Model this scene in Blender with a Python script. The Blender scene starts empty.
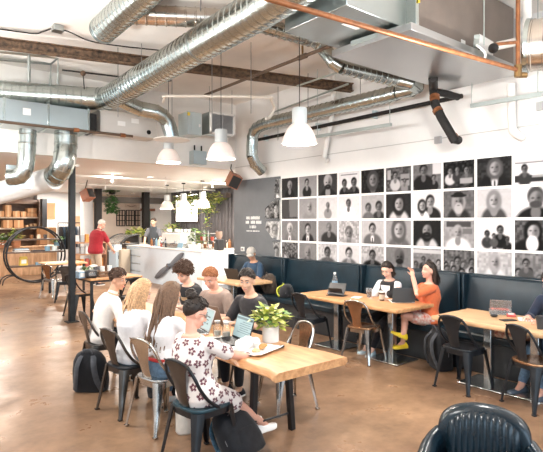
import bpy, bmesh, math, random
import numpy as np
from mathutils import Vector, Matrix, Euler
PI = math.pi
V = Vector
SC = bpy.context.scene
COL = SC.collection
# ------------------------------------------------------------------ camera frame (room axes: X to the photo wall, Y along it, Z up)
FOC, VPX, CX, HY, EYE = 510.0, -145.0, 271.5, 222.0, 1.78
TH = math.atan((CX - VPX) / FOC)
SN, CS = math.sin(TH), math.cos(TH)
def at(x, y, z=0.0):
    d = FOC * (EYE - z) / (y - HY); u = (x - CX) / FOC
    return V((d * (SN + u * CS), d * (CS - u * SN), z))
def atD(x, y, d):
    u = (x - CX) / FOC
    return V((d * (SN + u * CS), d * (CS - u * SN), EYE - (y - HY) * d / FOC))
def atX(x, y, X):
    u = (x - CX) / FOC
    return atD(x, y, X / (SN + u * CS))
def atY(x, y, Y):
    u = (x - CX) / FOC
    return atD(x, y, Y / (CS - u * SN))
cam = bpy.data.cameras.new('camera'); camo = bpy.data.objects.new('camera', cam); COL.objects.link(camo)
camo.location = (0, 0, EYE); camo.rotation_euler = (PI / 2, 0, -TH)
cam.sensor_width = 36; cam.lens = FOC / 543 * 36; cam.shift_y = -4 / 543; cam.clip_start = .05; cam.clip_end = 200
SC.camera = camo

# ------------------------------------------------------------------ materials
MATS = {}
def M(name, col=(.5, .5, .5), rough=.5, metal=0., var=0., scale=8., bump=0., coat=0., emit=None, trans=0., stretch=None, spec=.5, rvar=0., sheen=0., col2=None, attr=None):
    if name in MATS: return MATS[name]
    m = bpy.data.materials.new(name); m.use_nodes = True; MATS[name] = m
    nt = m.node_tree; N = nt.nodes; L = nt.links; b = N['Principled BSDF']
    I = b.inputs
    I['Base Color'].default_value = (*col, 1); I['Roughness'].default_value = rough; I['Metallic'].default_value = metal
    I['Specular IOR Level'].default_value = spec
    if coat: I['Coat Weight'].default_value = coat; I['Coat Roughness'].default_value = .12
    if trans: I['Transmission Weight'].default_value = trans
    if sheen: I['Sheen Weight'].default_value = sheen
    if emit: I['Emission Color'].default_value = (*emit[:3], 1); I['Emission Strength'].default_value = emit[3]
    if attr:
        a = N.new('ShaderNodeAttribute'); a.attribute_name = attr; L.new(a.outputs['Color'], I['Base Color'])
    if var or bump or rvar or col2:
        tc = N.new('ShaderNodeTexCoord'); mp = N.new('ShaderNodeMapping'); L.new(tc.outputs['Object'], mp.inputs[0])
        if stretch: mp.inputs['Scale'].default_value = stretch
        nz = N.new('ShaderNodeTexNoise'); nz.inputs['Scale'].default_value = scale; nz.inputs['Detail'].default_value = 5; nz.inputs['Roughness'].default_value = .6
        L.new(mp.outputs[0], nz.inputs['Vector'])
        if var or col2:
            r = N.new('ShaderNodeValToRGB'); L.new(nz.outputs['Fac'], r.inputs[0])
            c1 = tuple(max(0, c * (1 - var)) for c in col); c2 = col2 or tuple(min(1, c * (1 + var)) for c in col)
            r.color_ramp.elements[0].position = .33; r.color_ramp.elements[1].position = .67
            r.color_ramp.elements[0].color = (*c1, 1); r.color_ramp.elements[1].color = (*c2, 1)
            L.new(r.outputs[0], I['Base Color'])
        if rvar:
            mr = N.new('ShaderNodeMapRange'); L.new(nz.outputs['Fac'], mr.inputs[0])
            mr.inputs['From Min'].default_value = .3; mr.inputs['From Max'].default_value = .7
            mr.inputs['To Min'].default_value = max(0, rough - rvar); mr.inputs['To Max'].default_value = rough + rvar
            L.new(mr.outputs[0], I['Roughness'])
        if bump:
            bp = N.new('ShaderNodeBump'); bp.inputs['Strength'].default_value = bump; bp.inputs['Distance'].default_value = .01
            L.new(nz.outputs['Fac'], bp.inputs['Height']); L.new(bp.outputs[0], I['Normal'])
    return m

# ------------------------------------------------------------------ mesh builder
def frame_of(d, hint=None):
    d = V(d).normalized()
    h = V(hint) if hint is not None else (V((0, 0, 1)) if abs(d.z) < .9 else V((0, 1, 0)))
    x = h.cross(d)
    if x.length < 1e-6: x = V((1, 0, 0)).cross(d)
    x.normalize(); y = d.cross(x)
    return x, y, d
def rz3(a): return Matrix.Rotation(a, 3, 'Z')
def eul(x, y, z): return Euler((math.radians(x), math.radians(y), math.radians(z))).to_matrix()
def smooth(pts, n=6):
    P = [V(p) for p in pts]; out = []
    for i in range(len(P) - 1):
        p0 = P[i - 1] if i else P[i] * 2 - P[i + 1]; p1, p2 = P[i], P[i + 1]; p3 = P[i + 2] if i + 2 < len(P) else P[i + 1] * 2 - P[i]
        for k in range(n):
            t = k / n
            out.append(.5 * ((2 * p1) + (p2 - p0) * t + (2 * p0 - 5 * p1 + 4 * p2 - p3) * t * t + (3 * p1 - p0 - 3 * p2 + p3) * t ** 3))
    out.append(P[-1]); return out
class MB:
    def __init__(s): s.v = []; s.f = []; s.m = []
    def add(s, vs, fs, mi=0):
        b = len(s.v); s.v.extend(V(p) for p in vs)
        for f in fs: s.f.append([b + i for i in f]); s.m.append(mi)
        return s
    def box(s, c, size, R=None, mi=0, taper=1.):
        c = V(c); hx, hy, hz = (q / 2 for q in size); vs = []
        for z in (-1, 1):
            k = taper if z > 0 else 1
            for x, y in ((-1, -1), (1, -1), (1, 1), (-1, 1)):
                p = V((x * hx * k, y * hy * k, z * hz)); vs.append(c + (R @ p if R else p))
        return s.add(vs, [(3, 2, 1, 0), (4, 5, 6, 7), (0, 1, 5, 4), (1, 2, 6, 5), (2, 3, 7, 6), (3, 0, 4, 7)], mi)
    def bar(s, a, b, w, h, hint=None, mi=0):
        a, b = V(a), V(b); x, y, d = frame_of(b - a, hint); R = Matrix((x, y, d)).transposed()
        return s.box((a + b) / 2, (w, h, (b - a).length), R, mi)
    def rings(s, rings, caps=True, mi=0, closed=False):
        n = len(rings[0]); b = len(s.v)
        for r in rings: s.v.extend(V(p) for p in r)
        k = len(rings)
        for i in range(k if closed else k - 1):
            j = (i + 1) % k
            for q in range(n):
                q2 = (q + 1) % n
                s.f.append([b + i * n + q, b + i * n + q2, b + j * n + q2, b + j * n + q]); s.m.append(mi)
        if caps and not closed:
            s.f.append([b + q for q in reversed(range(n))]); s.m.append(mi)
            s.f.append([b + (k - 1) * n + q for q in range(n)]); s.m.append(mi)
        return s
    def tube(s, path, r, n=12, caps=True, mi=0, closed=False, flat=None, hint=None):
        P = [V(p) for p in path]; k = len(P)
        rr = r if isinstance(r, (list, tuple)) else [r] * k
        if len(rr) != k: rr = [rr[0] + (rr[-1] - rr[0]) * i / (k - 1) for i in range(k)]
        T = []
        for i in range(k):
            if closed: t = P[(i + 1) % k] - P[i - 1]
            else: t = P[min(i + 1, k - 1)] - P[max(i - 1, 0)]
            T.append(t.normalized())
        x, y, _ = frame_of(T[0], hint); rings = []
        for i in range(k):
            x = (x - T[i] * x.dot(T[i]));
            if x.length < 1e-6: x = frame_of(T[i])[0]
            x.normalize(); y = T[i].cross(x)
            fx, fy = flat or (1, 1)
            rings.append([P[i] + x * (math.cos(2 * PI * q / n) * rr[i] * fx) + y * (math.sin(2 * PI * q / n) * rr[i] * fy) for q in range(n)])
        return s.rings(rings, caps, mi, closed)
    def capsule(s, a, b, ra, rb, n=12, mi=0):
        a, b = V(a), V(b); d = (b - a)
        if d.length < 1e-5: return s.ell(a, (ra,) * 3)
        d = d.normalized(); P = []; R = []
        for t in (-.97, -.8, -.5, 0): P.append(a + d * ra * t); R.append(ra * math.sqrt(1 - t * t))
        for t in (0, .5, .8, .97): P.append(b + d * rb * t); R.append(rb * math.sqrt(1 - t * t))
        return s.tube(P, R, n, True, mi)
    def lathe(s, prof, c=(0, 0, 0), R=None, n=24, mi=0, caps=True):
        c = V(c); rings = []
        for r, z in prof:
            r = max(r, 1e-4); ring = []
            for q in range(n):
                p = V((r * math.cos(2 * PI * q / n), r * math.sin(2 * PI * q / n), z)); ring.append(c + (R @ p if R else p))
            rings.append(ring)
        return s.rings(rings, caps, mi)
    def ell(s, c, rad, R=None, nu=16, nv=10, mi=0):
        c = V(c); rings = []
        for i in range(nv + 1):
            a = -PI / 2 + PI * i / nv; a = max(-PI / 2 + .06, min(PI / 2 - .06, a)); ring = []
            for q in range(nu):
                p = V((rad[0] * math.cos(a) * math.cos(2 * PI * q / nu), rad[1] * math.cos(a) * math.sin(2 * PI * q / nu), rad[2] * math.sin(a)))
                ring.append(c + (R @ p if R else p))
            rings.append(ring)
        return s.rings(rings, True, mi)
    def prism(s, poly, o, ux, uy, th, mi=0):
        o, ux, uy = V(o), V(ux), V(uy); nn = ux.cross(uy).normalized() * th
        a = [o + ux * p[0] + uy * p[1] for p in poly]; n = len(a)
        return s.rings([a, [p + nn for p in a]], True, mi)
    def grid(s, fn, nu, nv, mi=0, th=0.):
        P = [[V(fn(i / nu, j / nv)) for j in range(nv + 1)] for i in range(nu + 1)]; b = len(s.v); w = nv + 1
        for row in P: s.v.extend(row)
        if not th:
            for i in range(nu):
                for j in range(nv): s.f.append([b + i * w + j, b + (i + 1) * w + j, b + (i + 1) * w + j + 1, b + i * w + j + 1]); s.m.append(mi)
            return s
        N = []
        for i in range(nu + 1):
            for j in range(nv + 1):
                du = P[min(i + 1, nu)][j] - P[max(i - 1, 0)][j]; dv = P[i][min(j + 1, nv)] - P[i][max(j - 1, 0)]
                N.append(du.cross(dv).normalized())
        k = len(s.v)
        for i in range(nu + 1):
            for j in range(nv + 1): s.v.append(P[i][j] - N[i * w + j] * th)
        for i in range(nu):
            for j in range(nv):
                q = [i * w + j, (i + 1) * w + j, (i + 1) * w + j + 1, i * w + j + 1]
                s.f.append([b + t for t in q]); s.m.append(mi); s.f.append([k + t for t in reversed(q)]); s.m.append(mi)
        edge = [(i, 0) for i in range(nu)] + [(nu, j) for j in range(nv)] + [(i, nv) for i in range(nu, 0, -1)] + [(0, j) for j in range(nv, 0, -1)]
        for q in range(len(edge)):
            A = edge[q][0] * w + edge[q][1]; e2 = edge[(q + 1) % len(edge)]; B = e2[0] * w + e2[1]
            s.f.append([b + B, b + A, k + A, k + B]); s.m.append(mi)
        return s
    def mesh(s, name, mats, sharp=38):
        me = bpy.data.meshes.new(name); me.from_pydata([tuple(p) for p in s.v], [], s.f)
        for m in (mats if isinstance(mats, (list, tuple)) else [mats]): me.materials.append(m)
        me.polygons.foreach_set('material_index', s.m)
        me.validate(); bm = bmesh.new(); bm.from_mesh(me); bmesh.ops.recalc_face_normals(bm, faces=bm.faces); bm.to_mesh(me); bm.free()
        me.shade_smooth(); me.set_sharp_from_angle(angle=math.radians(sharp)); me.update()
        return me
    def build(s, name, mats, parent=None, bevel=0., loc=None, sharp=38, rot=None):
        return put(name, s.mesh(name, mats, sharp), parent, bevel, loc, rot)
def put(name, me, parent=None, bevel=0., loc=None, rot=None):
    o = bpy.data.objects.new(name, me); COL.objects.link(o)
    if parent is not None: o.parent = parent
    if loc is not None: o.location = loc
    if rot is not None: o.rotation_euler = (0, 0, rot)
    if bevel:
        b = o.modifiers.new('bevel', 'BEVEL'); b.width = bevel; b.segments = 2; b.limit_method = 'ANGLE'; b.angle_limit = math.radians(40); b.harden_normals = False
    return o
def tag(o, label, cat, group=None):
    o['label'] = label; o['category'] = cat
    if group: o['group'] = group
    return o
def thing(name, label, cat, loc=(0, 0, 0), rot=0., group=None):
    o = bpy.data.objects.new(name, None); COL.objects.link(o); o.location = loc; o.rotation_euler = (0, 0, rot); o.empty_display_size = .1
    return tag(o, label, cat, group)
def struct(o): o['kind'] = 'structure'; return o
def dup(root, loc, rot=0., label=None, group=None):
    r = root.copy(); COL.objects.link(r); r.location = loc; r.rotation_euler = (0, 0, rot)
    if label: r['label'] = label
    if group: r['group'] = group
    for ch in list(root.children):
        c = ch.copy(); COL.objects.link(c); c.parent = r
        for g in list(ch.children):
            d = g.copy(); COL.objects.link(d); d.parent = c
    return r
def remesh(mb, name, mats, voxel, it=4, fac=.5):
    me = bpy.data.meshes.new(name); me.from_pydata([tuple(p) for p in mb.v], [], mb.f)
    bm = bmesh.new(); bm.from_mesh(me); bmesh.ops.recalc_face_normals(bm, faces=bm.faces); bm.to_mesh(me); bm.free()
    o = bpy.data.objects.new(name, me); COL.objects.link(o)
    r = o.modifiers.new('r', 'REMESH'); r.mode = 'VOXEL'; r.voxel_size = voxel
    if it: q = o.modifiers.new('s', 'SMOOTH'); q.factor = fac; q.iterations = it
    dg = bpy.context.evaluated_depsgraph_get()
    out = bpy.data.meshes.new_from_object(o.evaluated_get(dg)); out.name = name
    bpy.data.objects.remove(o); bpy.data.meshes.remove(me)
    out.materials.clear()
    for m in (mats if isinstance(mats, (list, tuple)) else [mats]): out.materials.append(m)
    out.shade_smooth()
    return out
# ------------------------------------------------------------------ people
SKIN = lambda n, c: M('skin_' + n, c, .5, var=.06, scale=14, spec=.35)
SK = {'fair': SKIN('fair', (.72, .45, .34)), 'rosy': SKIN('rosy', (.70, .38, .28)), 'tan': SKIN('tan', (.56, .31, .20)), 'brown': SKIN('brown', (.40, .20, .12)), 'olive': SKIN('olive', (.62, .37, .25))}
EYEW = M('eye_white', (.42, .38, .35), .4); EYED = M('eye_dark', (.02, .015, .012), .2)
def HAIRM(n, c): return M('hair_' + n, c, .55, var=.35, scale=60, bump=.3, spec=.4)
def CLOTH(n, c, var=.08, scale=25, rough=.85, bump=.12): return M('cloth_' + n, c, rough, var=var, scale=scale, bump=bump, sheen=.15, spec=.25)
def ik(a, b, l1, l2, pole):
    a, b = V(a), V(b); d = b - a; L = d.length; mx = (l1 + l2) * .995
    if L > mx: b = a + d * (mx / L); d = b - a; L = mx
    k = (l1 * l1 - l2 * l2 + L * L) / (2 * L); h = math.sqrt(max(l1 * l1 - k * k, 0)); dn = d / L
    p = V(pole) - dn * V(pole).dot(dn)
    if p.length < 1e-5: p = V((0, 1, 0))
    return a + dn * k + p.normalized() * h, b
def lean_dir(a, side=0.):
    a = math.radians(a); b = math.radians(side)
    return V((math.sin(b), math.sin(a) * math.cos(b), math.cos(a) * math.cos(b)))
def ring_at(c, x, y, rx, ry, n=20, p=2.4):
    out = []
    for q in range(n):
        a = 2 * PI * q / n; ca, sa = math.cos(a), math.sin(a)
        out.append(c + x * (rx * math.copysign(abs(ca) ** (2 / p), ca)) + y * (ry * math.copysign(abs(sa) ** (2 / p), sa)))
    return out
def skeleton(P):
    """joint positions in the person's own frame (x right, y forward, z up)"""
    f = P.get('fem', 0); S = {}
    hip = V((P.get('hx', 0), P.get('hy', 0), P.get('hz', .53))); S['hip'] = hip
    l1, l2 = P.get('lean', 10), P.get('lean2', P.get('lean', 10) + 8); sd = P.get('side', 0); tw = math.radians(P.get('twist', 0))
    Lt = P.get('torso', 1.)
    p1 = hip + lean_dir(l1 * .6, sd * .5) * .15 * Lt; p2 = p1 + lean_dir(l1, sd) * .18 * Lt; p3 = p2 + lean_dir(l2, sd) * .165 * Lt; nb = p3 + lean_dir(l2, sd) * .055
    S.update(p1=p1, p2=p2, p3=p3, nb=nb)
    def fr(t, d):
        x = V((math.cos(tw * t), math.sin(tw * t), 0)); d = d.normalized(); x = (x - d * x.dot(d)).normalized(); return x, d.cross(x)
    S['fr'] = [fr(0, p1 - hip), fr(.3, p2 - hip), fr(.7, p3 - p1), fr(1, nb - p2)]
    x3, y3 = S['fr'][3]; S['x3'], S['y3'] = x3, y3
    sw = P.get('sw', .172 - .018 * f)
    yaw, pit, rol = P.get('yaw', 0), P.get('pitch', 15), P.get('roll', 0)
    S['R'] = Matrix.Rotation(math.radians(yaw), 3, 'Z') @ Matrix.Rotation(math.radians(-pit), 3, 'X') @ Matrix.Rotation(math.radians(rol), 3, 'Y')
    nd = (lean_dir(l2 * .6 + pit * .35, sd * .5)); S['hc'] = nb + nd * .155 + S['R'] @ V((0, .022, .01))
    for i, sg in (('L', -1), ('R', 1)):
        sh = p3 + x3 * sw * sg - lean_dir(l2) * .012 + y3 * P.get('shf', 0.02); S['sh' + i] = sh
        tgt = V(P.get('hand' + i, (sg * .2, .42, .78)))
        el, wr = ik(sh, tgt, .285, .25, P.get('elb' + i, (sg * .7, -.5, -.8))); S['el' + i], S['wr' + i] = el, wr
        hj = hip + V((sg * .092, 0, 0)); S['hj' + i] = hj
        ft = V(P.get('foot' + i, (sg * .11, .40, .085)))
        kn, an = ik(hj, ft, .43, .42, P.get('knee' + i, (sg * .15, 1, .9))); S['kn' + i], S['an' + i] = kn, an
    return S
def torso(mb, S, P, g=0., top=True, low=-.10):
    f = P.get('fem', 0); w = P.get('girth', 1.)
    hip, p1, p2, p3, nb = S['hip'], S['p1'], S['p2'], S['p3'], S['nb']; F = S['fr']; ud = (p1 - hip).normalized()
    R = [(hip + ud * low, F[0], .13 + .01 * f, .105), (hip + ud * (low * .3), F[0], .168 + .01 * f, .12), (hip + ud * .06, F[0], .158, .115), (p1, F[1], .140 - .014 * f, .10),
         ((p1 + p2) / 2, F[1], .146 - .014 * f, .107), (p2, F[2], .160 - .014 * f, .116 + .012 * f), ((p2 * .4 + p3 * .6), F[3], .168 - .016 * f, .107), (p3, F[3], .150 - .012 * f, .085), ((p3 + nb) / 2 + (nb - p3) * .12, F[3], .090, .066)]
    if top: R += [(nb, F[3], .062 - .006 * f, .062)]
    mb.rings([ring_at(c, x, y, rx * w + g, ry * w + g) for c, (x, y), rx, ry in R])
    if f:
        for sg in (-1, 1): mb.ell(p2 + (p3 - p2) * .1 + F[2][0] * .07 * sg + F[2][1] * (.085 + g * .6), (.062 + g, .055 + g, .06 + g), Matrix((F[2][0], F[2][1], F[2][0].cross(F[2][1]))).transposed())
def arm(mb, S, i, g=0., frac=1., k=1.):
    sh, el, wr = S['sh' + i], S['el' + i], S['wr' + i]
    mb.capsule(sh + (S['p3'] - sh) * .35 + (S['p2'] - S['p3']) * .12, sh + (S['el' + i] - sh) * .06, .055 * k + g * .6, .053 * k + g * .6)
    if frac <= .5:
        mb.capsule(sh + (el - sh) * .06, sh + (el - sh) * (frac / .5), .053 * k + g * .6, .046 * k + g * .8 + .008)
    else:
        mb.capsule(sh + (el - sh) * .06, el, .053 * k + g * .7, .042 * k + g); t = (frac - .5) / .5; mb.capsule(el, el + (wr - el) * t, .042 * k + g, .030 * k + g + .004)
def leg(mb, S, i, g=0., frac=1., k=1.):
    hj, kn, an = S['hj' + i], S['kn' + i], S['an' + i]
    if frac <= .5:
        mb.capsule(hj, hj + (kn - hj) * (frac / .5), .088 * k + g, .066 * k + g + .012)
    else:
        mb.capsule(hj, kn, .088 * k + g, .058 * k + g); t = (frac - .5) / .5
        mid = kn + (an - kn) * .3 * t
        bk = (S['hip'] - kn); bk.z = 0; bk = bk.normalized() * .012 if bk.length > .01 else V((0, -.012, 0))
        mb.capsule(kn, mid + bk, .054 * k + g, .056 * k + g); mb.capsule(mid + bk, kn + (an - kn) * t, .055 * k + g, (.037 if t > .8 else .05) * k + g)
def hand(mb, S, P, i):
    wr, el = S['wr' + i], S['el' + i]; sg = -1 if i == 'L' else 1
    fo = (wr - el).normalized(); d = V(P.get('hdir' + i, fo)).normalized(); up = V(P.get('hup' + i, (0, 0, 1)))
    n = (up - d * up.dot(d)).normalized(); s = d.cross(n) * -1 * sg * -1     # s points to the thumb side for palm-down hands
    s = (n.cross(d)) * (1 if i == 'R' else -1)
    curl = P.get('curl' + i, P.get('curl', 35))
    mb.capsule(wr - d * .01, wr + d * .03, .026, .026)
    R = Matrix((s, d, n)).transposed(); mb.ell(wr + d * .055, (.041, .052, .0165), R)
    for q, (off, ln) in enumerate(((.031, .072), (.010, .080), (-.011, .074), (-.030, .058))):
        a = wr + d * (.088 + (.006 if q in (1, 2) else 0)) + s * off; c1 = math.radians(curl * .6 + q * 3); c2 = math.radians(curl * 1.7 + q * 4)
        spread = s * off * .25
        b = a + (d * math.cos(c1) - n * math.sin(c1)) * ln * .5 + spread; c = b + (d * math.cos(c2) - n * math.sin(c2)) * ln * .5 + spread * .5
        mb.capsule(wr + d * .06 + s * off * .85, a, .0095, .0092, 8); mb.capsule(a, b, .0092, .0084, 8); mb.capsule(b, c, .0084, .0068, 8)
    t0 = wr + d * .03 + s * .026; t1 = t0 + (s * .75 + d * .75 - n * .35).normalized() * .042; t2 = t1 + (s * .25 + d * 1 - n * (.3 + curl / 90)).normalized() * .032
    mb.capsule(t0, t1, .0125, .0105, 8); mb.capsule(t1, t2, .0103, .008, 8)
def head(mb, S, P):
    hc, R = S['hc'], S['R']; f = P.get('fem', 0); T = lambda x, y, z: hc + R @ V((x, y, z))
    mb.capsule(S['nb'] - (S['nb'] - S['p3']) * .6, T(0, -.02, -.05), .058 - .009 * f, .052 - .008 * f)
    mb.ell(T(0, -.012, .030), (.073, .093, .094), R)
    mb.ell(T(0, .022, -.038), (.058 - .003 * f, .066, .072), R)
    mb.ell(T(0, .058, -.090), (.026 - .004 * f, .024, .020), R)
    mb.ell(T(0, .050, .040), (.058, .036, .040), R)
    for s in (-1, 1):
        mb.ell(T(.036 * s, .058, -.028), (.024, .024, .026), R); mb.ell(T(.077 * s, -.006, -.008), (.009, .020, .031), R @ eul(0, 0, 22 * s))
        mb.capsule(T(.012 * s, .078, .034), T(.044 * s, .068, .033), .009, .008, 8)
        mb.ell(T(.011 * s, .094, -.030), (.0085, .010, .008), R)
    mb.capsule(T(0, .082, .022), T(0, .104, -.024), .009, .0125, 8)
    mb.ell(T(0, .082, -.056), (.023, .013, .006), R); mb.ell(T(0, .080, -.067), (.020, .013, .007), R)
def face_parts(root, S, P, skin):
    hc, R = S['hc'], S['R']; T = lambda x, y, z: hc + R @ V((x, y, z))
    hm = P.get('browm') or P['hairm']
    for s in (-1, 1):
        e = MB(); e.ell(T(.031 * s, .0765, .0135), (.0145, .010, .0062), R, mi=0); e.ell(T(.031 * s, .0835, .0125), (.0062, .0048, .0058), R, mi=1); e.build('eye', [EYEW, EYED], root)
        b = MB(); b.tube([T(.012 * s, .0885, .034), T(.030 * s, .086, .0405), T(.047 * s, .073, .036)], [.003, .0038, .002], 6); b.build('eyebrow', hm, root)
    m = MB(); m.tube([T(-.023, .084, -.060), T(-.008, .0935, -.058), T(0, .0945, -.0595), T(.008, .0935, -.058), T(.023, .084, -.060)], [.002, .0055, .005, .0055, .002], 8); m.tube([T(-.019, .085, -.064), T(0, .0945, -.068), T(.019, .085, -.064)], [.002, .006, .002], 8)
    m.build('lips', M('lips', (.50, .19, .16), .4), root)
    if P.get('glasses'):
        g = MB()
        for s in (-1, 1):
            g.tube([T(.033 * s + .024 * math.cos(a), .094 - .02 * abs(math.cos(a) * .5 + .2 * s), .013 + .019 * math.sin(a)) for a in [2 * PI * q / 16 for q in range(16)]], .0022, 6, closed=True)
            g.tube([T(.056 * s, .086, .018), T(.078 * s, .02, .014), T(.079 * s, -.01, .008)], .002, 6)
        g.tube([T(-.010, .098, .018), T(.010, .098, .018)], .002, 6); g.build('glasses', M('spectacle_frame', (.03, .025, .02), .3), root)
    if P.get('beard'):
        g = MB(); g.ell(T(0, .035, -.072), (.053, .052, .040), R); g.ell(T(0, .078, -.050), (.026, .012, .005), R); g.build('beard', hm, root)
EDGE = [(0, 40), (35, 34), (58, 12), (80, 8), (96, -16), (112, -30), (140, -46), (180, -52)]
def edge_el(a, EDG):
    a = abs((a + 180) % 360 - 180)
    for (a0, e0), (a1, e1) in zip(EDG, EDG[1:]):
        if a <= a1: return e0 + (e1 - e0) * (a - a0) / (a1 - a0)
    return EDG[-1][1]
def scalp(S, az, el, th):
    R = S['R']; a, e = math.radians(az), math.radians(el); d = V((math.sin(a) * math.cos(e), math.cos(a) * math.cos(e), math.sin(e)))
    rx, ry, rz = .075, .094, .096; r = 1 / math.sqrt((d.x / rx) ** 2 + (d.y / ry) ** 2 + (d.z / rz) ** 2)
    return S['hc'] + R @ (V((0, -.012, .030)) + d * (r + th)), R @ d
def hair(root, S, P):
    st = P.get('hair', 'short'); hm = P['hairm']; rnd = random.Random(P.get('seed', 1)); mb = MB(); th = P.get('hth', .014)
    EDG = P.get('edge', EDGE); nA, nT = 48, 14; rings = []
    ph = [rnd.uniform(0, 6.28) for _ in range(6)]; am = P.get('hnoise', .25)
    for t in range(nT + 1):
        tt = t / nT; ring = []
        for q in range(nA):
            az = 360 * q / nA; ee = edge_el(az, EDG); el = 89 + (ee - 89) * tt
            topf = P.get('htop', 1.) if el > 25 else 1.
            k = th * (1 - tt ** 3.2) * (1 + (topf - 1) * max(0, min(1, (el - 20) / 50)))
            k *= 1 + am * (math.sin(az * .14 + ph[0] + el * .11) * .6 + math.sin(az * .31 + ph[1] - el * .17) * .5 + math.sin(az * .05 * 9 + el * .3 + ph[2]) * .35)
            ring.append(scalp(S, az, el, k - .004 * tt ** 8)[0])
        rings.append(ring)
    mb.rings(rings, caps=True)
    if st == 'curly':
        for _ in range(P.get('curls', 260)):
            az = rnd.uniform(0, 360); ee = edge_el(az, EDG); el = math.degrees(math.asin(rnd.uniform(math.sin(math.radians(ee)), 1)))
            p, d = scalp(S, az, el, th * rnd.uniform(.6, 1.35)); r = P.get('curl_r', .013) * rnd.uniform(.7, 1.3); x, y, _ = frame_of(d)
            a0 = rnd.uniform(0, 6.28); pa = [p + (x * math.cos(a0 + k * .9) + y * math.sin(a0 + k * .9)) * r + d * (k * .004 - .008) for k in range(7)]
            mb.tube(pa, [r * .35] * 6 + [r * .15], 5)
    if st in ('short', 'spiky'):
        for _ in range(P.get('tufts', 150)):
            az = rnd.uniform(0, 360); ee = edge_el(az, EDG); el = math.degrees(math.asin(rnd.uniform(math.sin(math.radians(max(ee, P.get('tuft_el', 5)))), 1)))
            p, d = scalp(S, az, el, th * .7); fw = S['R'] @ V(P.get('comb', (.3, 1, .2))); tn = (fw - d * fw.dot(d)); tn = tn.normalized() if tn.length > .05 else V((0, 0, 0)); L = P.get('tuft_l', .03) * rnd.uniform(.6, 1.3)
            mb.tube([p - tn * L * .5, p + d * L * .28, p + tn * L * .7 + d * L * .2], [.007, .007, .0015], 5)
    if st in ('long', 'dreads'):
        nS = P.get('strands', 70); L0 = P.get('hlen', .35); a0, a1 = P.get('fan', (75, 285)); fd = V(P.get('fall', (0, -.15, -1))).normalized()
        for q in range(nS):
            az = a0 + (a1 - a0) * (q + rnd.uniform(-.4, .4)) / nS; e0 = rnd.uniform(10, 55); L = L0 * rnd.uniform(.75, 1.08)
            p0, d0 = scalp(S, az, e0, th * .5); p1, d1 = scalp(S, az, -12, th * rnd.uniform(.8, 1.4)); dh = V((d1.x, d1.y, 0)); dh = dh.normalized() if dh.length > .01 else dh
            w = rnd.uniform(-.02, .02)
            p2 = p1 + fd * L * .35 + dh * rnd.uniform(-.012, .018); p3 = p1 + fd * L * .7 + dh * rnd.uniform(-.02, .02) + V((w, w, 0)); p4 = p1 + fd * L + dh * rnd.uniform(-.03, .01) + V((w * 1.5, w, 0))
            if st == 'dreads': mb.tube(smooth([p0, p1, p2, p3, p4], 4), [.0085] * 14 + [.008, .007, .004], 6)
            else: mb.tube(smooth([p0, p1, p2, p3, p4], 4), [.010 + .008 * math.sin(PI * min(1, k / 16 + .12)) for k in range(17)], 6, flat=(1.3, .6))
    if st == 'bun' or P.get('bun'):
        p, d = scalp(S, 180, P.get('bun_el', 52), th + .022); mb.ell(p, (.045, .045, .042))
        for _ in range(40):
            q = V((rnd.gauss(0, 1), rnd.gauss(0, 1), rnd.gauss(0, 1))).normalized(); x, y, _z = frame_of(q); c = p + q * .040; mb.tube([c - x * .022, c + q * .006, c + x * .022], [.005, .008, .004], 5)
    return mb.build('hair', hm, root, sharp=80)
def shoe(root, S, i, P, mat, sole):
    an, kn = S['an' + i], S['kn' + i]; sg = -1 if i == 'L' else 1
    yaw = math.radians(P.get('toe' + i, -sg * 8)); pit = math.radians(P.get('tip' + i, 0))
    R = Matrix.Rotation(yaw, 3, 'Z') @ Matrix.Rotation(-pit, 3, 'X'); b = an + R @ V((0, 0, -.085))
    sec = [(-.075, .028, .050, .0), (-.055, .036, .082, 0), (-.02, .037, .088, 0), (.02, .038, .074, 0), (.07, .043, .056, 0), (.12, .046, .046, 0), (.155, .038, .038, .004), (.178, .018, .026, .01)]
    u = MB(); rs = []
    for y, w, h, z0 in sec:
        rs.append([b + R @ V((w * math.cos(a), y, .018 + z0 + (h - .018) * max(math.sin(a), 0) ** .8 if math.sin(a) > 0 else .012)) for a in [2 * PI * q / 16 for q in range(16)]])
    u.rings(rs); sh = u.build('shoe', mat, root)
    s = MB(); rs = []
    for y, w, h, z0 in sec:
        rs.append([b + R @ V(p) for p in ((-w * 1.04, y, z0 * .6), (w * 1.04, y, z0 * .6), (w * 1.05, y, .02 + z0 * .6), (-w * 1.05, y, .02 + z0 * .6))])
    s.rings(rs); s.build('sole', sole, sh, bevel=.003)
    lc = MB()
    for k in range(4):
        y = .015 + k * .022; zz = .082 - k * .0115; lc.tube([b + R @ V((-.024, y, zz - .012)), b + R @ V((0, y, zz)), b + R @ V((.024, y, zz - .012))], .0028, 5)
    lc.build('laces', P.get('lace') or sole, sh)
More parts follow.
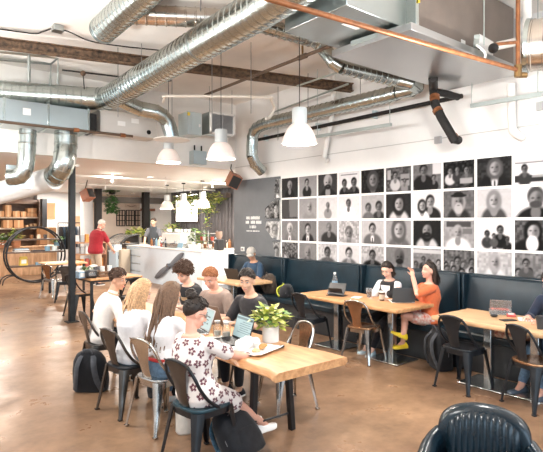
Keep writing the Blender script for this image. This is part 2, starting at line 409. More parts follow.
def flowers(me, seed, n, size, base, pet, ctr):
    """printed five-petal flowers as the fabric's own colour"""
    rnd = random.Random(seed); k = len(me.vertices); co = np.empty(k * 3); me.vertices.foreach_get('co', co); co = co.reshape(-1, 3)
    no = np.empty(k * 3); me.vertices.foreach_get('normal', no); no = no.reshape(-1, 3)
    col = np.tile(np.array([*base, 1.]), (k, 1)); cs = []
    for _ in range(n * 30):
        i = rnd.randrange(k)
        if all(np.linalg.norm(co[i] - co[j]) > size * 2.25 for j in cs): cs.append(i)
        if len(cs) >= n: break
    for i in cs:
        x, y, _ = frame_of(no[i]); d = co - co[i]; u = d @ np.array(x); v = d @ np.array(y); r = np.hypot(u, v); near = (np.linalg.norm(d, axis=1) < size * 1.3) & (no @ no[i] > .2)
        a = np.arctan2(v, u) + rnd.uniform(0, 6); R = size * (.42 + .58 * np.abs(np.cos(a * 2.5)) ** .7)
        p = near & (r < R) & (r > size * .26); col[p, :3] = pet; col[near & (r < size * .14), :3] = ctr
    at_ = me.color_attributes.new('print', 'FLOAT_COLOR', 'POINT'); at_.data.foreach_set('color', col.ravel())
def person(label, loc, rot, **P):
    root = thing('person', label, 'person', loc, math.radians(rot)); S = skeleton(P); skin = SK[P.get('skin', 'fair')]; f = P.get('fem', 0); lk = P.get('limb', .94 if f else 1.)
    b = MB(); torso(b, S, P)
    for i in 'LR': arm(b, S, i, k=lk); hand(b, S, P, i); leg(b, S, i, k=lk)
    for i in 'LR': b.capsule(S['an' + i], S['an' + i] + Matrix.Rotation(math.radians(P.get('toe' + i, 0)), 3, 'Z') @ V((0, .07, -.045)), .036, .026)
    head(b, S, P)
    body = put('body', remesh(b, 'body', skin, P.get('vox', .0068), 3), root)
    face_parts(root, S, P, skin); hair(root, S, P)
    if P.get('shirt'):
        g = P.get('loose', .016); s = MB(); sl = P.get('sleeve', .36); torso(s, S, P, g, top=False, low=P.get('hem', -.09))
        if sl > 0:
            for i in 'LR': arm(s, S, i, g * .9, sl, lk)
        if P.get('collar'): s.capsule(S['nb'] - (S['nb'] - S['p3']) * .3, S['nb'] + (S['nb'] - S['p3']).normalized() * .012, .066, .060)
        if P.get('dress'):
            for i in 'LR': leg(s, S, i, .022, P['dress'], 1.)
            for t in (.15, .4, .65, .85):
                c = [S['hj' + i] + (S['kn' + i] - S['hj' + i]) * t * P['dress'] / .5 for i in 'LR']; s.capsule(c[0], c[1], .085 - .015 * t, .085 - .015 * t)
        me = remesh(s, P.get('shirtname', 'shirt'), P['shirt'], P.get('cvox', .011), 4)
        if P.get('flowers'): flowers(me, 3, *P['flowers'])
        so = put(P.get('shirtname', 'shirt'), me, root)
        if P.get('logo'):
            lm, w, h = P['logo']; x, y = S['fr'][2]; c = S['p2'] * .7 + S['p3'] * .3; k = MB(); up = (S['p3'] - S['p2']).normalized()
            k.grid(lambda u, v: c + x * (u - .5) * w + up * (v - .5) * h + y * (.116 + g + .0135 - .35 * ((u - .5) * w) ** 2 / .1 * 1.6), 8, 3, th=.004); k.build('printed_emblem', lm, so)
    if P.get('vest'):
        s = MB(); torso(s, S, P, .026, top=False, low=-.07)
        put('vest', remesh(s, 'vest', P['vest'], .012, 4), root)
    if P.get('bib'):
        s = MB(); F = S['fr'][2]; up = (S['p3'] - S['p1']).normalized(); c0 = S['p1'] + up * .16
        s.grid(lambda u, v: c0 + F[0] * (u - .5) * (.07 + .09 * v) + up * (v - .5) * .34 + F[1] * (.152 - .02 * v), 6, 8, th=.006); s.build('shirt_front', P['bib'], root)
    if P.get('apron'):
        s = MB(); F = S['fr'][1]; up = V((0, 0, 1)); c0 = S['p1']
        s.grid(lambda u, v: c0 + F[0] * (u - .5) * (.36 - .14 * max(0, v - .6) / .4) + up * (v - .55) * .95 + F[1] * (.15 - .25 * (u - .5) ** 2), 8, 10, th=.006); s.build('apron', P['apron'], root)
    if P.get('pants'):
        s = MB(); ud = (S['p1'] - S['hip']).normalized(); F = S['fr'][0]; fr = P.get('plen', .93)
        s.rings([ring_at(S['hip'] + ud * z, F[0], F[1], rx + .010, ry + .010) for z, rx, ry in ((-.11, .12, .10), (-.03, .168 + .01 * f, .12), (.05, .16, .116), (.085, .152, .11))])
        for i in 'LR': leg(s, S, i, P.get('ploose', .012), fr, lk)
        put(P.get('pantsname', 'trousers'), remesh(s, 'trousers', P['pants'], .012, 4), root)
    if P.get('belt'):
        s = MB(); ud = (S['p1'] - S['hip']).normalized(); F = S['fr'][0]; r0 = ring_at(S['hip'] + ud * .075, F[0], F[1], .175, .132, 28)
        s.tube(r0, .014, 6, closed=True, flat=(.35, 1.3)); s.build('belt', P['belt'], root)
    if P.get('shoes'):
        for i in 'LR': shoe(root, S, i, P, P['shoes'], P.get('sole') or M('white_rubber', (.78, .77, .74), .6))
    if P.get('cap'):
        R = S['R']; c = S['hc']; k = MB(); rs = []
        for t in range(9):
            el = 88 - t * 9; rs.append([scalp(S, 360 * q / 32, el, .022)[0] for q in range(32)])
        k.rings(rs); cp = k.build('cap', P['cap'], root)
        k = MB(); k.grid(lambda u, v: c + R @ V(((u - .5) * .145, .080 + .075 * v * (1 - 1.6 * (u - .5) ** 2) - .11 * (u - .5) ** 2 * 1.2, .064 - .02 * v - .12 * (u - .5) ** 2)), 12, 6, th=.004); k.build('cap_brim', P['cap'], cp)
        k = MB(); k.ell(scalp(S, 0, 88, .024)[0], (.008, .008, .005)); k.build('cap_button', P['cap'], cp)
    if P.get('earring'):
        R = S['R']; k = MB(); k.ell(S['hc'] + R @ V((P['earring'] * .080, .004, -.042)), (.005,) * 3); k.build('earring', M('gold', (.8, .55, .2), .25, 1), root)
    if P.get('necklace'):
        k = MB(); nb = S['nb']; x, y = S['fr'][3]; up = x.cross(y)
        k.tube([nb + x * .078 * math.cos(a) + y * (.075 * math.sin(a) + .012) + up * (-.03 - .055 * max(0, math.sin(a)) ** 2) for a in [2 * PI * q / 28 for q in range(28)]], .003, 6, closed=True); k.build('necklace', M('silver_chain', (.7, .7, .7), .25, 1), root)
    if P.get('bracelet'):
        i = P['bracelet']; k = MB(); w = S['wr' + i]; d = (S['el' + i] - w).normalized(); x, y, _ = frame_of(d)
        for o in (.025, .038): k.tube([w + d * o + (x * math.cos(a) + y * math.sin(a)) * .036 for a in [2 * PI * q / 18 for q in range(18)]], .0045, 6, closed=True)
        k.build('bracelet', M('bead_string', (.18, .12, .12), .5), root)
    root['_S'] = 0; del root['_S']
    return root, S
# ------------------------------------------------------------------ the setting
WHITE = M('white_paint', (.86, .85, .83), .6, var=.02, scale=3, bump=.02)
CEIL = M('ceiling_paint', (.84, .81, .77), .7, var=.05, scale=1.5, bump=.05)
LOWC = M('soffit_paint', (.88, .86, .84), .35, var=.03, scale=1.5)
FLOORM = M('polished_concrete', (.30, .18, .11), .35, spec=.4)
def floor_nodes():
    nt = FLOORM.node_tree; N, L = nt.nodes, nt.links; b = N['Principled BSDF']; tc = N.new('ShaderNodeTexCoord')
    def noise(sc, det, ro):
        n = N.new('ShaderNodeTexNoise'); n.inputs['Scale'].default_value = sc; n.inputs['Detail'].default_value = det; n.inputs['Roughness'].default_value = ro; L.new(tc.outputs['Object'], n.inputs['Vector']); return n
    def rng(n, f0, f1, t0, t1):
        m = N.new('ShaderNodeMapRange'); L.new(n.outputs['Fac'], m.inputs[0])
        for k, v in zip(('From Min', 'From Max', 'To Min', 'To Max'), (f0, f1, t0, t1)): m.inputs[k].default_value = v
        return m
    n1, n2, n3 = noise(.55, 3, .5), noise(2.4, 8, .62), noise(14, 6, .6)
    r = N.new('ShaderNodeValToRGB'); L.new(n1.outputs['Fac'], r.inputs[0]); e = r.color_ramp.elements; e[0].position = .30; e[1].position = .68; e[0].color = (.155, .086, .051, 1); e[1].color = (.325, .20, .118, 1)
    prev = r.outputs[0]
    for n, lo, hi in ((n2, .62, 1.32), (n3, .86, 1.12)):
        v = rng(n, .28, .72, lo, hi); m = N.new('ShaderNodeVectorMath'); m.operation = 'SCALE'; L.new(prev, m.inputs[0]); L.new(v.outputs[0], m.inputs['Scale']); prev = m.outputs[0]
    L.new(prev, b.inputs['Base Color']); L.new(rng(n2, .3, .7, .42, .24).outputs[0], b.inputs['Roughness'])
floor_nodes()
Z0, Z1 = 4.3, 2.9
def slab(name, lo, hi, m):
    lo, hi = V(lo), V(hi); return struct(MB().box((lo + hi) / 2, hi - lo).build(name, m))
slab('floor', (-7, -6, -.12), (12, 21, 0), FLOORM)
slab('ceiling', (-7, -6, Z0), (6.5, 9.15, Z0 + .15), CEIL)
slab('ceiling.001', (-7, 9.15, Z1), (10, 20.6, Z1 + .12), LOWC)
slab('wall_bulkhead', (-7, 9.0, Z1), (6.35, 9.15, Z0), M('bulkhead_paint', (.82, .79, .74), .7, var=.05, scale=2))
slab('wall_right', (6.35, -6, 0), (6.5, 9.02, Z0), WHITE)
slab('wall_return', (6.5, 8.90, 0), (10, 9.02, Z0), WHITE)
slab('wall_bar', (9.45, 9.02, 0), (9.6, 20.6, Z1), WHITE)
slab('wall_far', (-7, 20.5, 0), (9.6, 20.65, Z1), M('far_wall_paint', (.80, .66, .55), .6, var=.04, scale=2))
slab('trim_1', (6.335, -6, 2.945), (6.35, 9.02, 2.955), M('drywall_joint', (.55, .54, .52), .8))  # grey line of the drywall joint along the wall
slab('baseboard_right', (6.33, -6, 0), (6.35, 9.0, .10), M('black_base', (.03, .03, .03), .5))
slab('wall_left', (-7, -6, 0), (-6.85, 20.6, .5), WHITE)
slab('wall_left.001', (-7, -6, 3.9), (-6.85, 9.0, Z0), WHITE)
wl = MB()
for k in range(8): wl.box((-6.92, -5.9 + k * 2.1, 2.2), (.1, .1, 3.4))
for z in (.55, 2.6, 3.85): wl.box((-6.92, 1.5, z), (.1, 14.9, .1))
wl = struct(wl.build('window_2', M('window_frame_black', (.02, .02, .02), .4)))
struct(MB().box((-6.94, 1.5, 2.2), (.01, 14.8, 3.3)).build('window_2_pane', M('pane_glass', (.95, .97, .97), .02, trans=1), wl))
# corrugated metal cladding behind the bar
c = MB(); 
c.grid(lambda u, v: (9.42 + .035 * math.sin(u * 2 * PI * 26), 12.6 + u * 5.0, v * Z1), 208, 2, th=.004)
struct(c.build('wall_corrugated', M('corrugated_steel', (.115, .105, .105), .38, .6, var=.4, scale=3, stretch=(1, 3, .3)), sharp=80))
slab('wall_charcoal', (6.325, 7.50, .95), (6.35, 9.02, 2.66), M('charcoal_board', (.125, .135, .145), .5, var=.08, scale=3))
pil = atY(86.5, 240, 17.4)
slab('pillar', (pil.x - .16, 17.25, 0), (pil.x + .16, 17.55, Z1), WHITE)
# ------------------------------------------------------------------ galvanised ductwork and services under the ceiling
GALV = M('galvanised_steel', (.46, .505, .49), .25, 1, var=.05, scale=2.5, rvar=.03)
GALV2 = M('galvanised_sheet', (.40, .44, .44), .34, 1, var=.05, scale=1.5, rvar=.03)
DARKPIPE = M('black_iron_pipe', (.016, .014, .013), .5, .2, var=.3, scale=20, spec=.3)
COPPER = M('copper_pipe', (.27, .105, .042), .45, .5, var=.3, scale=14)
WHITEP = M('white_pipe', (.78, .76, .72), .45)
RUST = M('rusted_steel', (.075, .05, .035), .75, .2, var=.6, scale=18, bump=.3, col2=(.20, .12, .07))
STRUT = M('strut_steel', (.45, .50, .48), .4, .7)
RODM = M('hanger_rod', (.25, .25, .25), .4, .8)
def spiral(path, r, pitch=.11, n=28, h=.05):
    """a duct run with its raised lock-seams every `pitch`"""
    P = [V(p) for p in path]; pts = []; rad = []; acc = 0; nxt = pitch * .5
    for a, b in zip(P, P[1:]):
        L = (b - a).length; d = (b - a) / L; t = 0; pts.append(a); rad.append(r)
        while nxt < acc + L - .02:
            s = nxt - acc
            if s > .02:
                for o, q in ((-.012, 1), (-.005, 1 + h * .15 / r), (.005, 1 + h * .15 / r), (.012, 1)): pts.append(a + d * (s + o)); rad.append(r * q)
            nxt += pitch
        acc += L
    pts.append(P[-1]); rad.append(r)
    return MB().tube(pts, rad, n)
def gores(path, r, n=28):
    """an elbow of straight gores: little lips where the gores meet"""
    P = [V(p) for p in path]; m = MB(); m.tube(P, r, n); 
    for i in range(len(P)):
        t = (P[min(i + 1, len(P) - 1)] - P[max(i - 1, 0)]).normalized(); m.tube([P[i] - t * .008, P[i] + t * .008], r * 1.035, n)
    return m
def rodm(a, b, r=.006, m=None, parent=None, name='hanger_rod'): return MB().tube([a, b], r, 8).build(name, m or RODM, parent, sharp=60)
def up(p, z=None): return V((p.x, p.y, Z0 if z is None else z))

# duct A: level run along the bulkhead, elbow, long run towards the viewer
A0, A1, A2, A3 = at(-30, 90, 3.8), at(106, 100, 3.8), at(255, 12, 3.8), at(312, -26, 3.8)
t = thing('spiral_duct', 'large spiral duct crossing from far left to the top centre of the ceiling', 'air duct', A1)
o = A1; d0 = (A0 - A1).normalized(); d1 = (A2 - A1).normalized()
spiral([A0 - o, d0 * .28], .18).build('duct_run', GALV, t, sharp=25)
spiral([d1 * .30, A2 - o, A3 - o], .185).build('duct_run', GALV, t, sharp=25)
gores(smooth([d0 * .29, d0 * .12 + d1 * .03, d0 * .03 + d1 * .13, d1 * .31], 1), .183).build('elbow', GALV, t, sharp=25)
for k in (.35, .75):
    p = A1 + (A2 - A1) * k; rodm(p - o + V((0, 0, .17)), up(p) - o, parent=t); MB().tube([p - o + V((0, 0, 0)) - d1 * .015, p - o + d1 * .015], .192, 28).build('hanger_band', GALV2, t)
br = [A1 + d1 * .45 - V((0, 0, .05)), at(140, 109, 3.66), at(156, 112, 3.62), at(167, 121, 3.5), at(172, 138, 3.22)]
b = thing('branch_duct', 'short curved branch duct dropping off the big duct to a round white diffuser', 'air duct', br[-1]); o = br[-1]
gores([p - o for p in smooth(br, 2)], .125).build('elbow', GALV, b, sharp=25)
MB().lathe([(.13, .0), (.31, -.02), (.315, -.035), (.25, -.05), (.2, -.04), (.15, -.06), (.06, -.045), (.001, -.045)], n=32).build('diffuser', WHITEP, b)
# duct B with an open end and its branch
B0, B1 = at(103, 30, 4.13), at(165, -26, 4.13)
t = thing('spiral_duct', 'open-ended spiral duct at the top left, pointing down at the ceiling beam', 'air duct', B0); o = B0; d1 = (B1 - B0).normalized()
m = spiral([V((0, 0, 0)), B1 - B0], .155); m.build('duct_run', GALV, t, sharp=25)
MB().tube([d1 * -.012, d1 * .02], .166, 28).build('rim', GALV2, t)
C0, C1 = B0 + d1 * .62, at(238, 20, 4.14); spiral([C0 - o, C1 - o], .11).build('branch', M('warm_galvanised', (.56, .50, .44), .26, 1, var=.06, scale=3), t, sharp=25)
rodm(d1 * .5 + V((0, 0, .15)), d1 * .5 + V((0, 0, .3)), parent=t)
# duct D into duct C along the wall
D = [at(258, 24, 4.12), at(316, 41, 4.08), at(322, 46, 4.03), at(334, 62, 3.80), at(341, 67, 3.74), at(398, 80, 3.68)]
t = thing('spiral_duct', 'small spiral duct under the plenum with a square elbow, leading to the photo wall', 'air duct', D[1]); o = D[1]
spiral([D[0] - o, D[1] - o], .088, .09).build('duct_run', GALV, t, sharp=25); gores([D[i] - o for i in (1, 2, 3, 4)], .092).build('elbow', GALV, t, sharp=25)
spiral([D[4] - o, D[5] - o], .088, .09).build('duct_run', GALV, t, sharp=25)
U = [D[5], atX(410, 83, 5.75), atX(417, 87, 5.95), atX(412, 90, 6.0), atX(398, 92.5, 5.95)]
gores([p - o for p in U], .092).build('return_bend', GALV, t, sharp=25)
E = [atX(398, 92.5, 5.95), atX(290, 118, 5.95), atX(266, 123.5, 5.95), atX(257, 128, 5.95), atX(252.5, 137, 5.95), atX(252, 156, 5.95), atX(255, 164, 6.02), atX(262, 171, 6.2)]
t = thing('spiral_duct', 'round duct hugging the photo wall, turning down in an elbow above the charcoal board', 'air duct', E[2]); o = E[2]
spiral([E[0] - o, E[1] - o, E[2] - o], .108).build('duct_run', GALV, t, sharp=25); gores([p - o for p in smooth(E[2:6], 2)], .111).build('elbow', GALV, t, sharp=25); gores([p - o for p in E[5:]], .108).build('outlet', GALV, t, sharp=25)
for k in (.3, .8):
    p = E[0] + (E[1] - E[0]) * k; rodm(p - o, up(p) - o, parent=t)
# rectangular duct under duct A, two droppers, white wrapped duct
y0 = 8.55
R0, R1 = atY(-40, 116, y0), atY(84, 121, y0)
t = thing('rectangular_duct', 'long rectangular sheet-metal duct under the big spiral duct at far left', 'air duct', (R1.x, y0, 3.42))
MB().box(((R0.x - R1.x) / 2, 0, 0), (R1.x - R0.x, .55, .36)).build('sheet_metal_box', GALV2, t, .006)
for k in range(4): MB().box((-.02 - k * .62, 0, 0), (.035, .575, .385)).build('flange', GALV, t, .004)
MB().box((-.95, -.279, .02), (.11, .004, .1)).build('sticker', M('paper_white', (.82, .80, .77), .7), t)
MB().box((.07, 0, -.01), (.13, .45, .3)).build('end_cap', DARKPIPE, t, .01)
pe = [V((R0.x, 8.2, 3.235)), V((R1.x + .7, 8.2, 3.235))]
t = thing('sprinkler_pipe', 'brown sprinkler pipe running under the rectangular duct at left', 'pipe', pe[0]); MB().tube([V((0, 0, 0)), pe[1] - pe[0]], .022, 12).build('pipe', M('iron_brown', (.12, .08, .055), .5, .4), t)
for k in (.62, .93): MB().tube([(pe[1] - pe[0]) * k + V((-.04, 0, 0)), (pe[1] - pe[0]) * k + V((.04, 0, 0))], .034, 12).build('coupling', COPPER, t)
pD = [atY(28, 130, 8.45), atY(27, 150, 8.45), atY(25, 168, 8.45), atY(20, 176, 8.5), atY(10, 177, 8.6)]
t = thing('drop_duct', 'left silver dropper below the rectangular duct, ending at a square plate', 'air duct', pD[0]); o = pD[0]
spiral([p - o for p in pD[:2]], .125, .14).build('duct_run', GALV, t, sharp=25); gores([p - o for p in smooth(pD[1:], 2)], .125).build('elbow', GALV, t, sharp=25)
MB().box(atY(19, 177, 8.66) - o, (.37, .03, .36)).build('wall_plate', GALV2, t, .004)
pF = [atY(66, 131, 8.5), atY(66, 146, 8.5), atY(64, 162, 8.45), atY(59, 172, 8.55), atY(52, 178, 8.8)]
t = thing('drop_duct', 'right silver dropper below the rectangular duct, bending into the white duct', 'air duct', pF[0]); o = pF[0]
spiral([p - o for p in pF[:2]], .175, .14).build('duct_run', GALV, t, sharp=25); gores([p - o for p in smooth(pF[1:], 2)], .172).build('elbow', GALV, t, sharp=25)
pG = [atY(54, 178, 8.75), atY(30, 185, 9.3), atY(-25, 199, 9.9)]
o = pG[0]; t = MB().tube([p - o for p in pG], .19, 28).build('wrapped_duct', M('white_wrap', (.74, .74, .72), .5, var=.06, scale=6), loc=o); tag(t, 'fat white wrapped duct sloping to the left edge below the silver droppers', 'air duct')
# cabinet, grille and electrical boxes before the bulkhead
o = atY(125, 126, 8.7); t = thing('fan_coil_unit', 'pale boxed fan unit with paper stickers beside the rectangular duct', 'air unit', o)
MB().box((0, 0, 0), (1.05, .4, .40)).build('casing', M('beige_casing', (.60, .57, .53), .5), t, .01)
for q in (-.15, .1): MB().box((q, -.203, .04 + q * .3), (.14, .004, .08)).build('sticker', M('paper_white'), t)
for z in (-.12, -.06, 0, .06, .12): MB().box((-.35, -.203, z), (.2, .006, .012)).build('louvre', M('beige_casing'), t)
MB().tube([(.36, -.21, -.1), (.36, -.16, -.1)], .04, 14).build('port', DARKPIPE, t)
o = atY(190, 125, 8.3); t = thing('control_cabinet', 'grey metal cabinet hanging left of the white air grille', 'electric box', o)
MB().box((0, 0, 0), (.30, .35, .42)).build('casing', M('cabinet_grey', (.50, .57, .57), .4, .3), t, .008); MB().box((.04, -.18, .0), (.19, .012, .38)).build('door', M('cabinet_grey'), t, .004); MB().box((.09, -.195, -.03), (.03, .02, .05)).build('latch', WHITEP, t); MB().box((-.13, -.178, .16), (.05, .01, .06)).build('warning_sticker', M('yellow_sticker', (.8, .6, .05), .6), t)
o = atY(222.5, 124, 8.0); t = thing('air_grille', 'white framed return air grille hung before the bulkhead', 'air vent', o)
g = MB(); W, H = .56, .42
for s in (-1, 1): g.box((s * (W / 2 - .02), 0, 0), (.04, .04, H)); g.box((0, 0, s * (H / 2 - .02)), (W, .04, .04))
g.build('frame', WHITEP, t, .004); g = MB()
for k in range(14): g.box((0, .01, -H / 2 + .05 + k * .0247), (W - .07, .03, .006), eul(35, 0, 0))
g.build('louvres', M('grille_grey', (.42, .42, .43), .5), t); MB().box((0, .16, 0), (W - .02, .26, H - .02)).build('plenum_box', GALV2, t); MB().box((0, -.012, 0), (.012, .02, H - .06)).build('mullion', M('grille_grey'), t)
for s in (-1, 1): rodm((s * .25, .05, .2), (s * .25, .05, Z0 - o.z), parent=t)
o = atY(198, 158, 8.9); t = thing('junction_box', 'pale blue-grey box mounted on the bulkhead between two pendant lamps', 'electric box', o)
MB().box((0, 0, 0), (.30, .18, .27)).build('casing', M('pale_blue_grey', (.46, .55, .57), .4), t, .008)
for s in (-1, 1): MB().tube([(s * .08, 0, .12), (s * .08, 0, .25)], .016, 10).build('conduit', DARKPIPE, t)
# air handler: pan, casing, plenum
t = thing('air_handler', 'ceiling-hung air handler with a shiny drain pan at the top right', 'air unit', (4.93, 3.23, 3.5)); o = V((4.93, 3.23, 3.5))
MB().box((0, 0, .035), (2.16, .98, .07)).build('drain_pan', M('pan_steel', (.56, .565, .57), .30, 1, var=.04, scale=1.2, rvar=.03), t, .005)
MB().box((.12, .02, .43), (1.9, .82, .72)).build('casing', M('unit_casing', (.215, .175, .15), .42, .6, var=.08, scale=3), t, .01)
MB().box((-1.30, .1, .43), (.84, .80, .64)).build('plenum', GALV2, t, .008)
MB().box((-.87, .02, .42), (.05, .86, .70)).build('flange', GALV, t, .004)
MB().box((-.86, -.42, .45), (.02, .01, .25)).build('caution_strip', M('yellow_sticker'), t)
MB().box((.42, -.394, .21), (.30, .005, .17), eul(0, 4, 0)).build('rating_plate', M('paper_white'), t); MB().box((-.05, -.394, .14), (.08, .004, .05)).build('small_sticker', M('paper_white'), t)
MB().tube([(.2, -.42, .12), (.2, -.38, .12)], .04, 14).build('drain_plug', DARKPIPE, t)
MB().box((-1.35, -.05, .105), (.2, .12, .004)).build('plenum_sticker', M('paper_white'), t)
s0, s1 = at(352, 44, 3.56) - o, at(404, 27.5, 3.56) - o
MB().bar(s0, s1, .045, .045).build('support_strut', STRUT, t)
MB().bar((-.15, -.60, .12), (.15, -.42, .12), .05, .04).build('support_strut', STRUT, t); rodm((.08, -.55, .1), (.08, -.55, Z0 - 3.5), .007, M('strut_steel'), t)
MB().tube(smooth([(.02, -.5, .10), (.06, -.56, .03), (.1, -.55, -.02), (.08, -.5, -.05), (.02, -.5, -.02)], 4), .012, 8).build('cable_tie', WHITEP, t)
# copper line with riser and valve
q0, q1 = at(255, -5, 3.3), at(518, 70, 3.3)
t = thing('copper_pipe', 'orange copper pipe sloping across the top, in front of the shiny drain pan', 'pipe', q1); MB().tube([q0 - q1, V((0, 0, 0))], .021, 12).build('pipe', COPPER, t); MB().tube([V((0, 0, -.01)), V((.0, 0, 1.0))], .021, 12).build('riser', COPPER, t)
MB().tube([V((0, 0, -.07)), V((0, 0, .05))], .036, 14).build('valve', M('brass', (.22, .13, .05), .4, .7), t); MB().tube([V((.0, -.0, -.05)), V((.07, -.05, -.05))], .028, 12).build('valve_cap', M('brass'), t)
MB().tube([V((0, 0, .28)), V((-.22, .12, .24))], .017, 10).build('side_branch', COPPER, t); MB().ell((-.24, .13, .2), (.05, .05, .05)).build('pressure_gauge', DARKPIPE, t)
w = [atD(527, -15, 5.5), atD(527, 30, 5.5), atD(524, 39, 5.5), atD(515, 42, 5.55), atD(497, 46, 5.6)]
t = MB().tube([p - w[0] for p in smooth(w, 4)], .045, 16).build('insulated_pipe', WHITEP, loc=w[0]); tag(t, 'white insulated pipe with a bend beside the copper riser at top right', 'pipe')
e0, e1 = atD(527, 46, 5.35), atD(600, 40, 5.0); t = thing('spiral_duct', 'shiny round duct cut off by the right edge beside the copper riser', 'air duct', e0)
spiral([V((0, 0, 0)), e1 - e0], .26, .12).build('duct_run', M('warm_galvanised'), t, sharp=25); d = (e1 - e0).normalized(); MB().tube([d * -.015, d * .03], .275, 28).build('rim', GALV, t)
# rusty ceiling beam, sprinkler mains
b0, b1 = at(-50, 37, 4.12), atX(352, 88, 6.33)
t = thing('steel_beam', 'rusty dark steel beam crossing the ceiling behind the ducts', 'beam', (b0 + b1) / 2); o = (b0 + b1) / 2
MB().bar(b0 - o, b1 - o, .016, .11, (0, 0, 1)).build('web', RUST, t)
for z in (-.06, .06): MB().bar(b0 - o + V((0, 0, z)), b1 - o + V((0, 0, z)), .12, .016, (0, 0, 1)).build('flange', RUST, t)
p0, p1 = at(205, 95, 3.9), at(372, 29.5, 3.9); t = thing('sprinkler_pipe', 'dark sprinkler main slanting up behind the small spiral duct', 'pipe', p0); o = p0
MB().tube([V((0, 0, 0)), p1 - o], .022, 12).build('pipe', M('iron_brown', (.12, .08, .055), .5, .4), t)
k = (p1 - o) * .68; MB().tube([k, k + V((0, 0, .14))], .014, 10).build('sprinkler_head', M('brass'), t); MB().tube([k - (p1 - o) * .02, k + (p1 - o) * .02], .034, 12).build('tee', M('iron_brown'), t)
for a, b, r, m, lab in (((297, 86), (345, 70), .014, STRUT, 'short grey conduit below the rusty beam, left of the white drop pipe'), ((274, 112), (348, 84), .016, STRUT, 'grey conduit rising from the hooked white pipe toward the beam')):
    a, b = at(*a, 3.9), at(*b, 3.9); tag(MB().tube([V((0, 0, 0)), b - a], r, 10).build('conduit', m, loc=a), lab, 'pipe')
w = [at(163, 102, 3.7), at(165, 97.5, 3.7), at(170, 96, 3.7), at(262, 97, 3.7), at(271, 100, 3.68), at(274, 108, 3.6), at(270, 117, 3.45), at(266, 119, 3.4)]
tag(MB().tube([p - w[0] for p in smooth(w, 4)], .022, 12).build('conduit', M('cream_pipe', (.68, .62, .54), .5), loc=w[0]), 'cream pipe with hooked ends above the white air grille', 'pipe')
p0, p1 = atX(257, 140, 6.22), atX(462, 96, 6.22); t = thing('iron_pipe', 'long black iron pipe fixed along the photo wall below the round duct', 'pipe', p0); MB().tube([V((0, 0, 0)), p1 - p0], .032, 12).build('pipe', DARKPIPE, t)
for x in (266, 318, 375): q = atX(x, 140 - (x - 257) * 44 / 205, 6.27) - p0; MB().box(q, (.1, .03, .12)).build('bracket', M('pale_blue_grey'), t)
for (a, b, hx, lab) in (((314, 137), (391, 124.5), (318, 390), 'pale green strut hung below the black wall pipe, left of the drain pipe'), ((471, 106), (560, 91), (472, 540), 'pale green strut hung below the right end of the drain pan')):
    p0, p1 = atX(*a, 5.9), atX(*b, 5.9); t = thing('strut_channel', lab, 'strut', p0); MB().bar(V((0, 0, 0)), p1 - p0, .045, .045).build('channel', STRUT, t)
    for x in hx: q = p0 + (p1 - p0) * ((x - a[0]) / (b[0] - a[0])) - p0; rodm(q, V((q.x, q.y, (3.5 if x < 500 and a[0] > 400 else Z0) - p0.z)), .005, STRUT, t)
w = [atX(331, 66, 6.2), atX(334, 100, 6.2), atX(331, 120, 6.25), atX(324, 157, 6.28), atX(327, 161, 6.28)]
tag(MB().tube([p - w[0] for p in w], .045, 14).build('drain_pipe', WHITEP, loc=w[0]), 'white pipe running down the wall above the photo grid, near the big pendant', 'pipe')
w = [atX(511, 84, 6.2), atX(512, 125, 6.2), atX(515, 133, 6.22), atX(523, 138, 6.3)]
tag(MB().tube([p - w[0] for p in smooth(w, 3)], .05, 14).build('drain_pipe', WHITEP, loc=w[0]), 'white pipe with a bent foot on the wall at far right above the photos', 'pipe')
w = [at(433, 78, 3.49), atD(433.5, 88, 6.35), atD(435, 104, 6.35), atD(441, 117, 6.3), atD(455, 141, 6.2), atD(458, 140, 6.3)]
t = thing('condensate_pipe', 'black drain pipe with copper bands dropping in a kink below the air handler', 'pipe', w[1]); o = w[1]
MB().tube([p - o for p in w], .055, 14).build('pipe', DARKPIPE, t); MB().tube([atD(436, 92, 6.35) - o, atD(447, 94, 6.4) - o, atD(458, 97, 6.5) - o], .045, 14).build('side_branch', DARKPIPE, t)
for (x, y, x2, y2) in ((434.5, 96, 434.7, 99), (437, 109.5, 438.5, 112), (452.5, 136, 454, 139)): MB().tube([atD(x, y, 6.32) - o, atD(x2, y2, 6.3) - o], .062, 14).build('copper_band', COPPER, t)
for x, y, lab in ((438, 140, 'small grey outlet box on the wall between photos and the kinked drain pipe'), (541, 106, 'small pale box on the wall at the far right edge')):
    p = atX(x, y, 6.33); t = thing('outlet_box', lab, 'electric box', p); MB().box((0, 0, 0), (.04, .1, .1)).build('casing', M('outlet_grey', (.45, .45, .45), .5), t, .004); MB().box((-.022, 0, 0), (.004, .075, .075)).build('cover', M('outlet_grey'), t)
# cable with junction box on the upper ceiling, wire frame
w = [at(-5, 28.5, 4.27), at(33, 33.5, 4.27), at(42, 32, 4.27), at(52, 28.5, 4.27)]
w2 = [at(62, 29.5, 4.27), at(72, 33, 4.27), at(90, 41, 4.27), at(120, 46, 4.27), at(166, 51, 4.27)]
p = at(57.5, 28.5, 4.26); t = thing('ceiling_junction_box', 'galvanised junction box with a cable to each side on the ceiling at top left', 'electric box', p); MB().box((0, 0, 0), (.12, .12, .07)).build('casing', GALV2, t, .004); MB().box((0, 0, -.037), (.13, .13, .005)).build('cover', GALV2, t)
for ww in (w, w2): MB().tube([q - p for q in smooth(ww, 4)], .009, 8).build('cable', DARKPIPE, t)
yf = 8.15; fr = [atY(-8, 51, yf), atY(58, 58, yf), atY(58, 84, yf)]; t = thing('hanger_frame', 'thin galvanised wire-like frame above the spiral duct at far left', 'frame', fr[1]); o = fr[1]
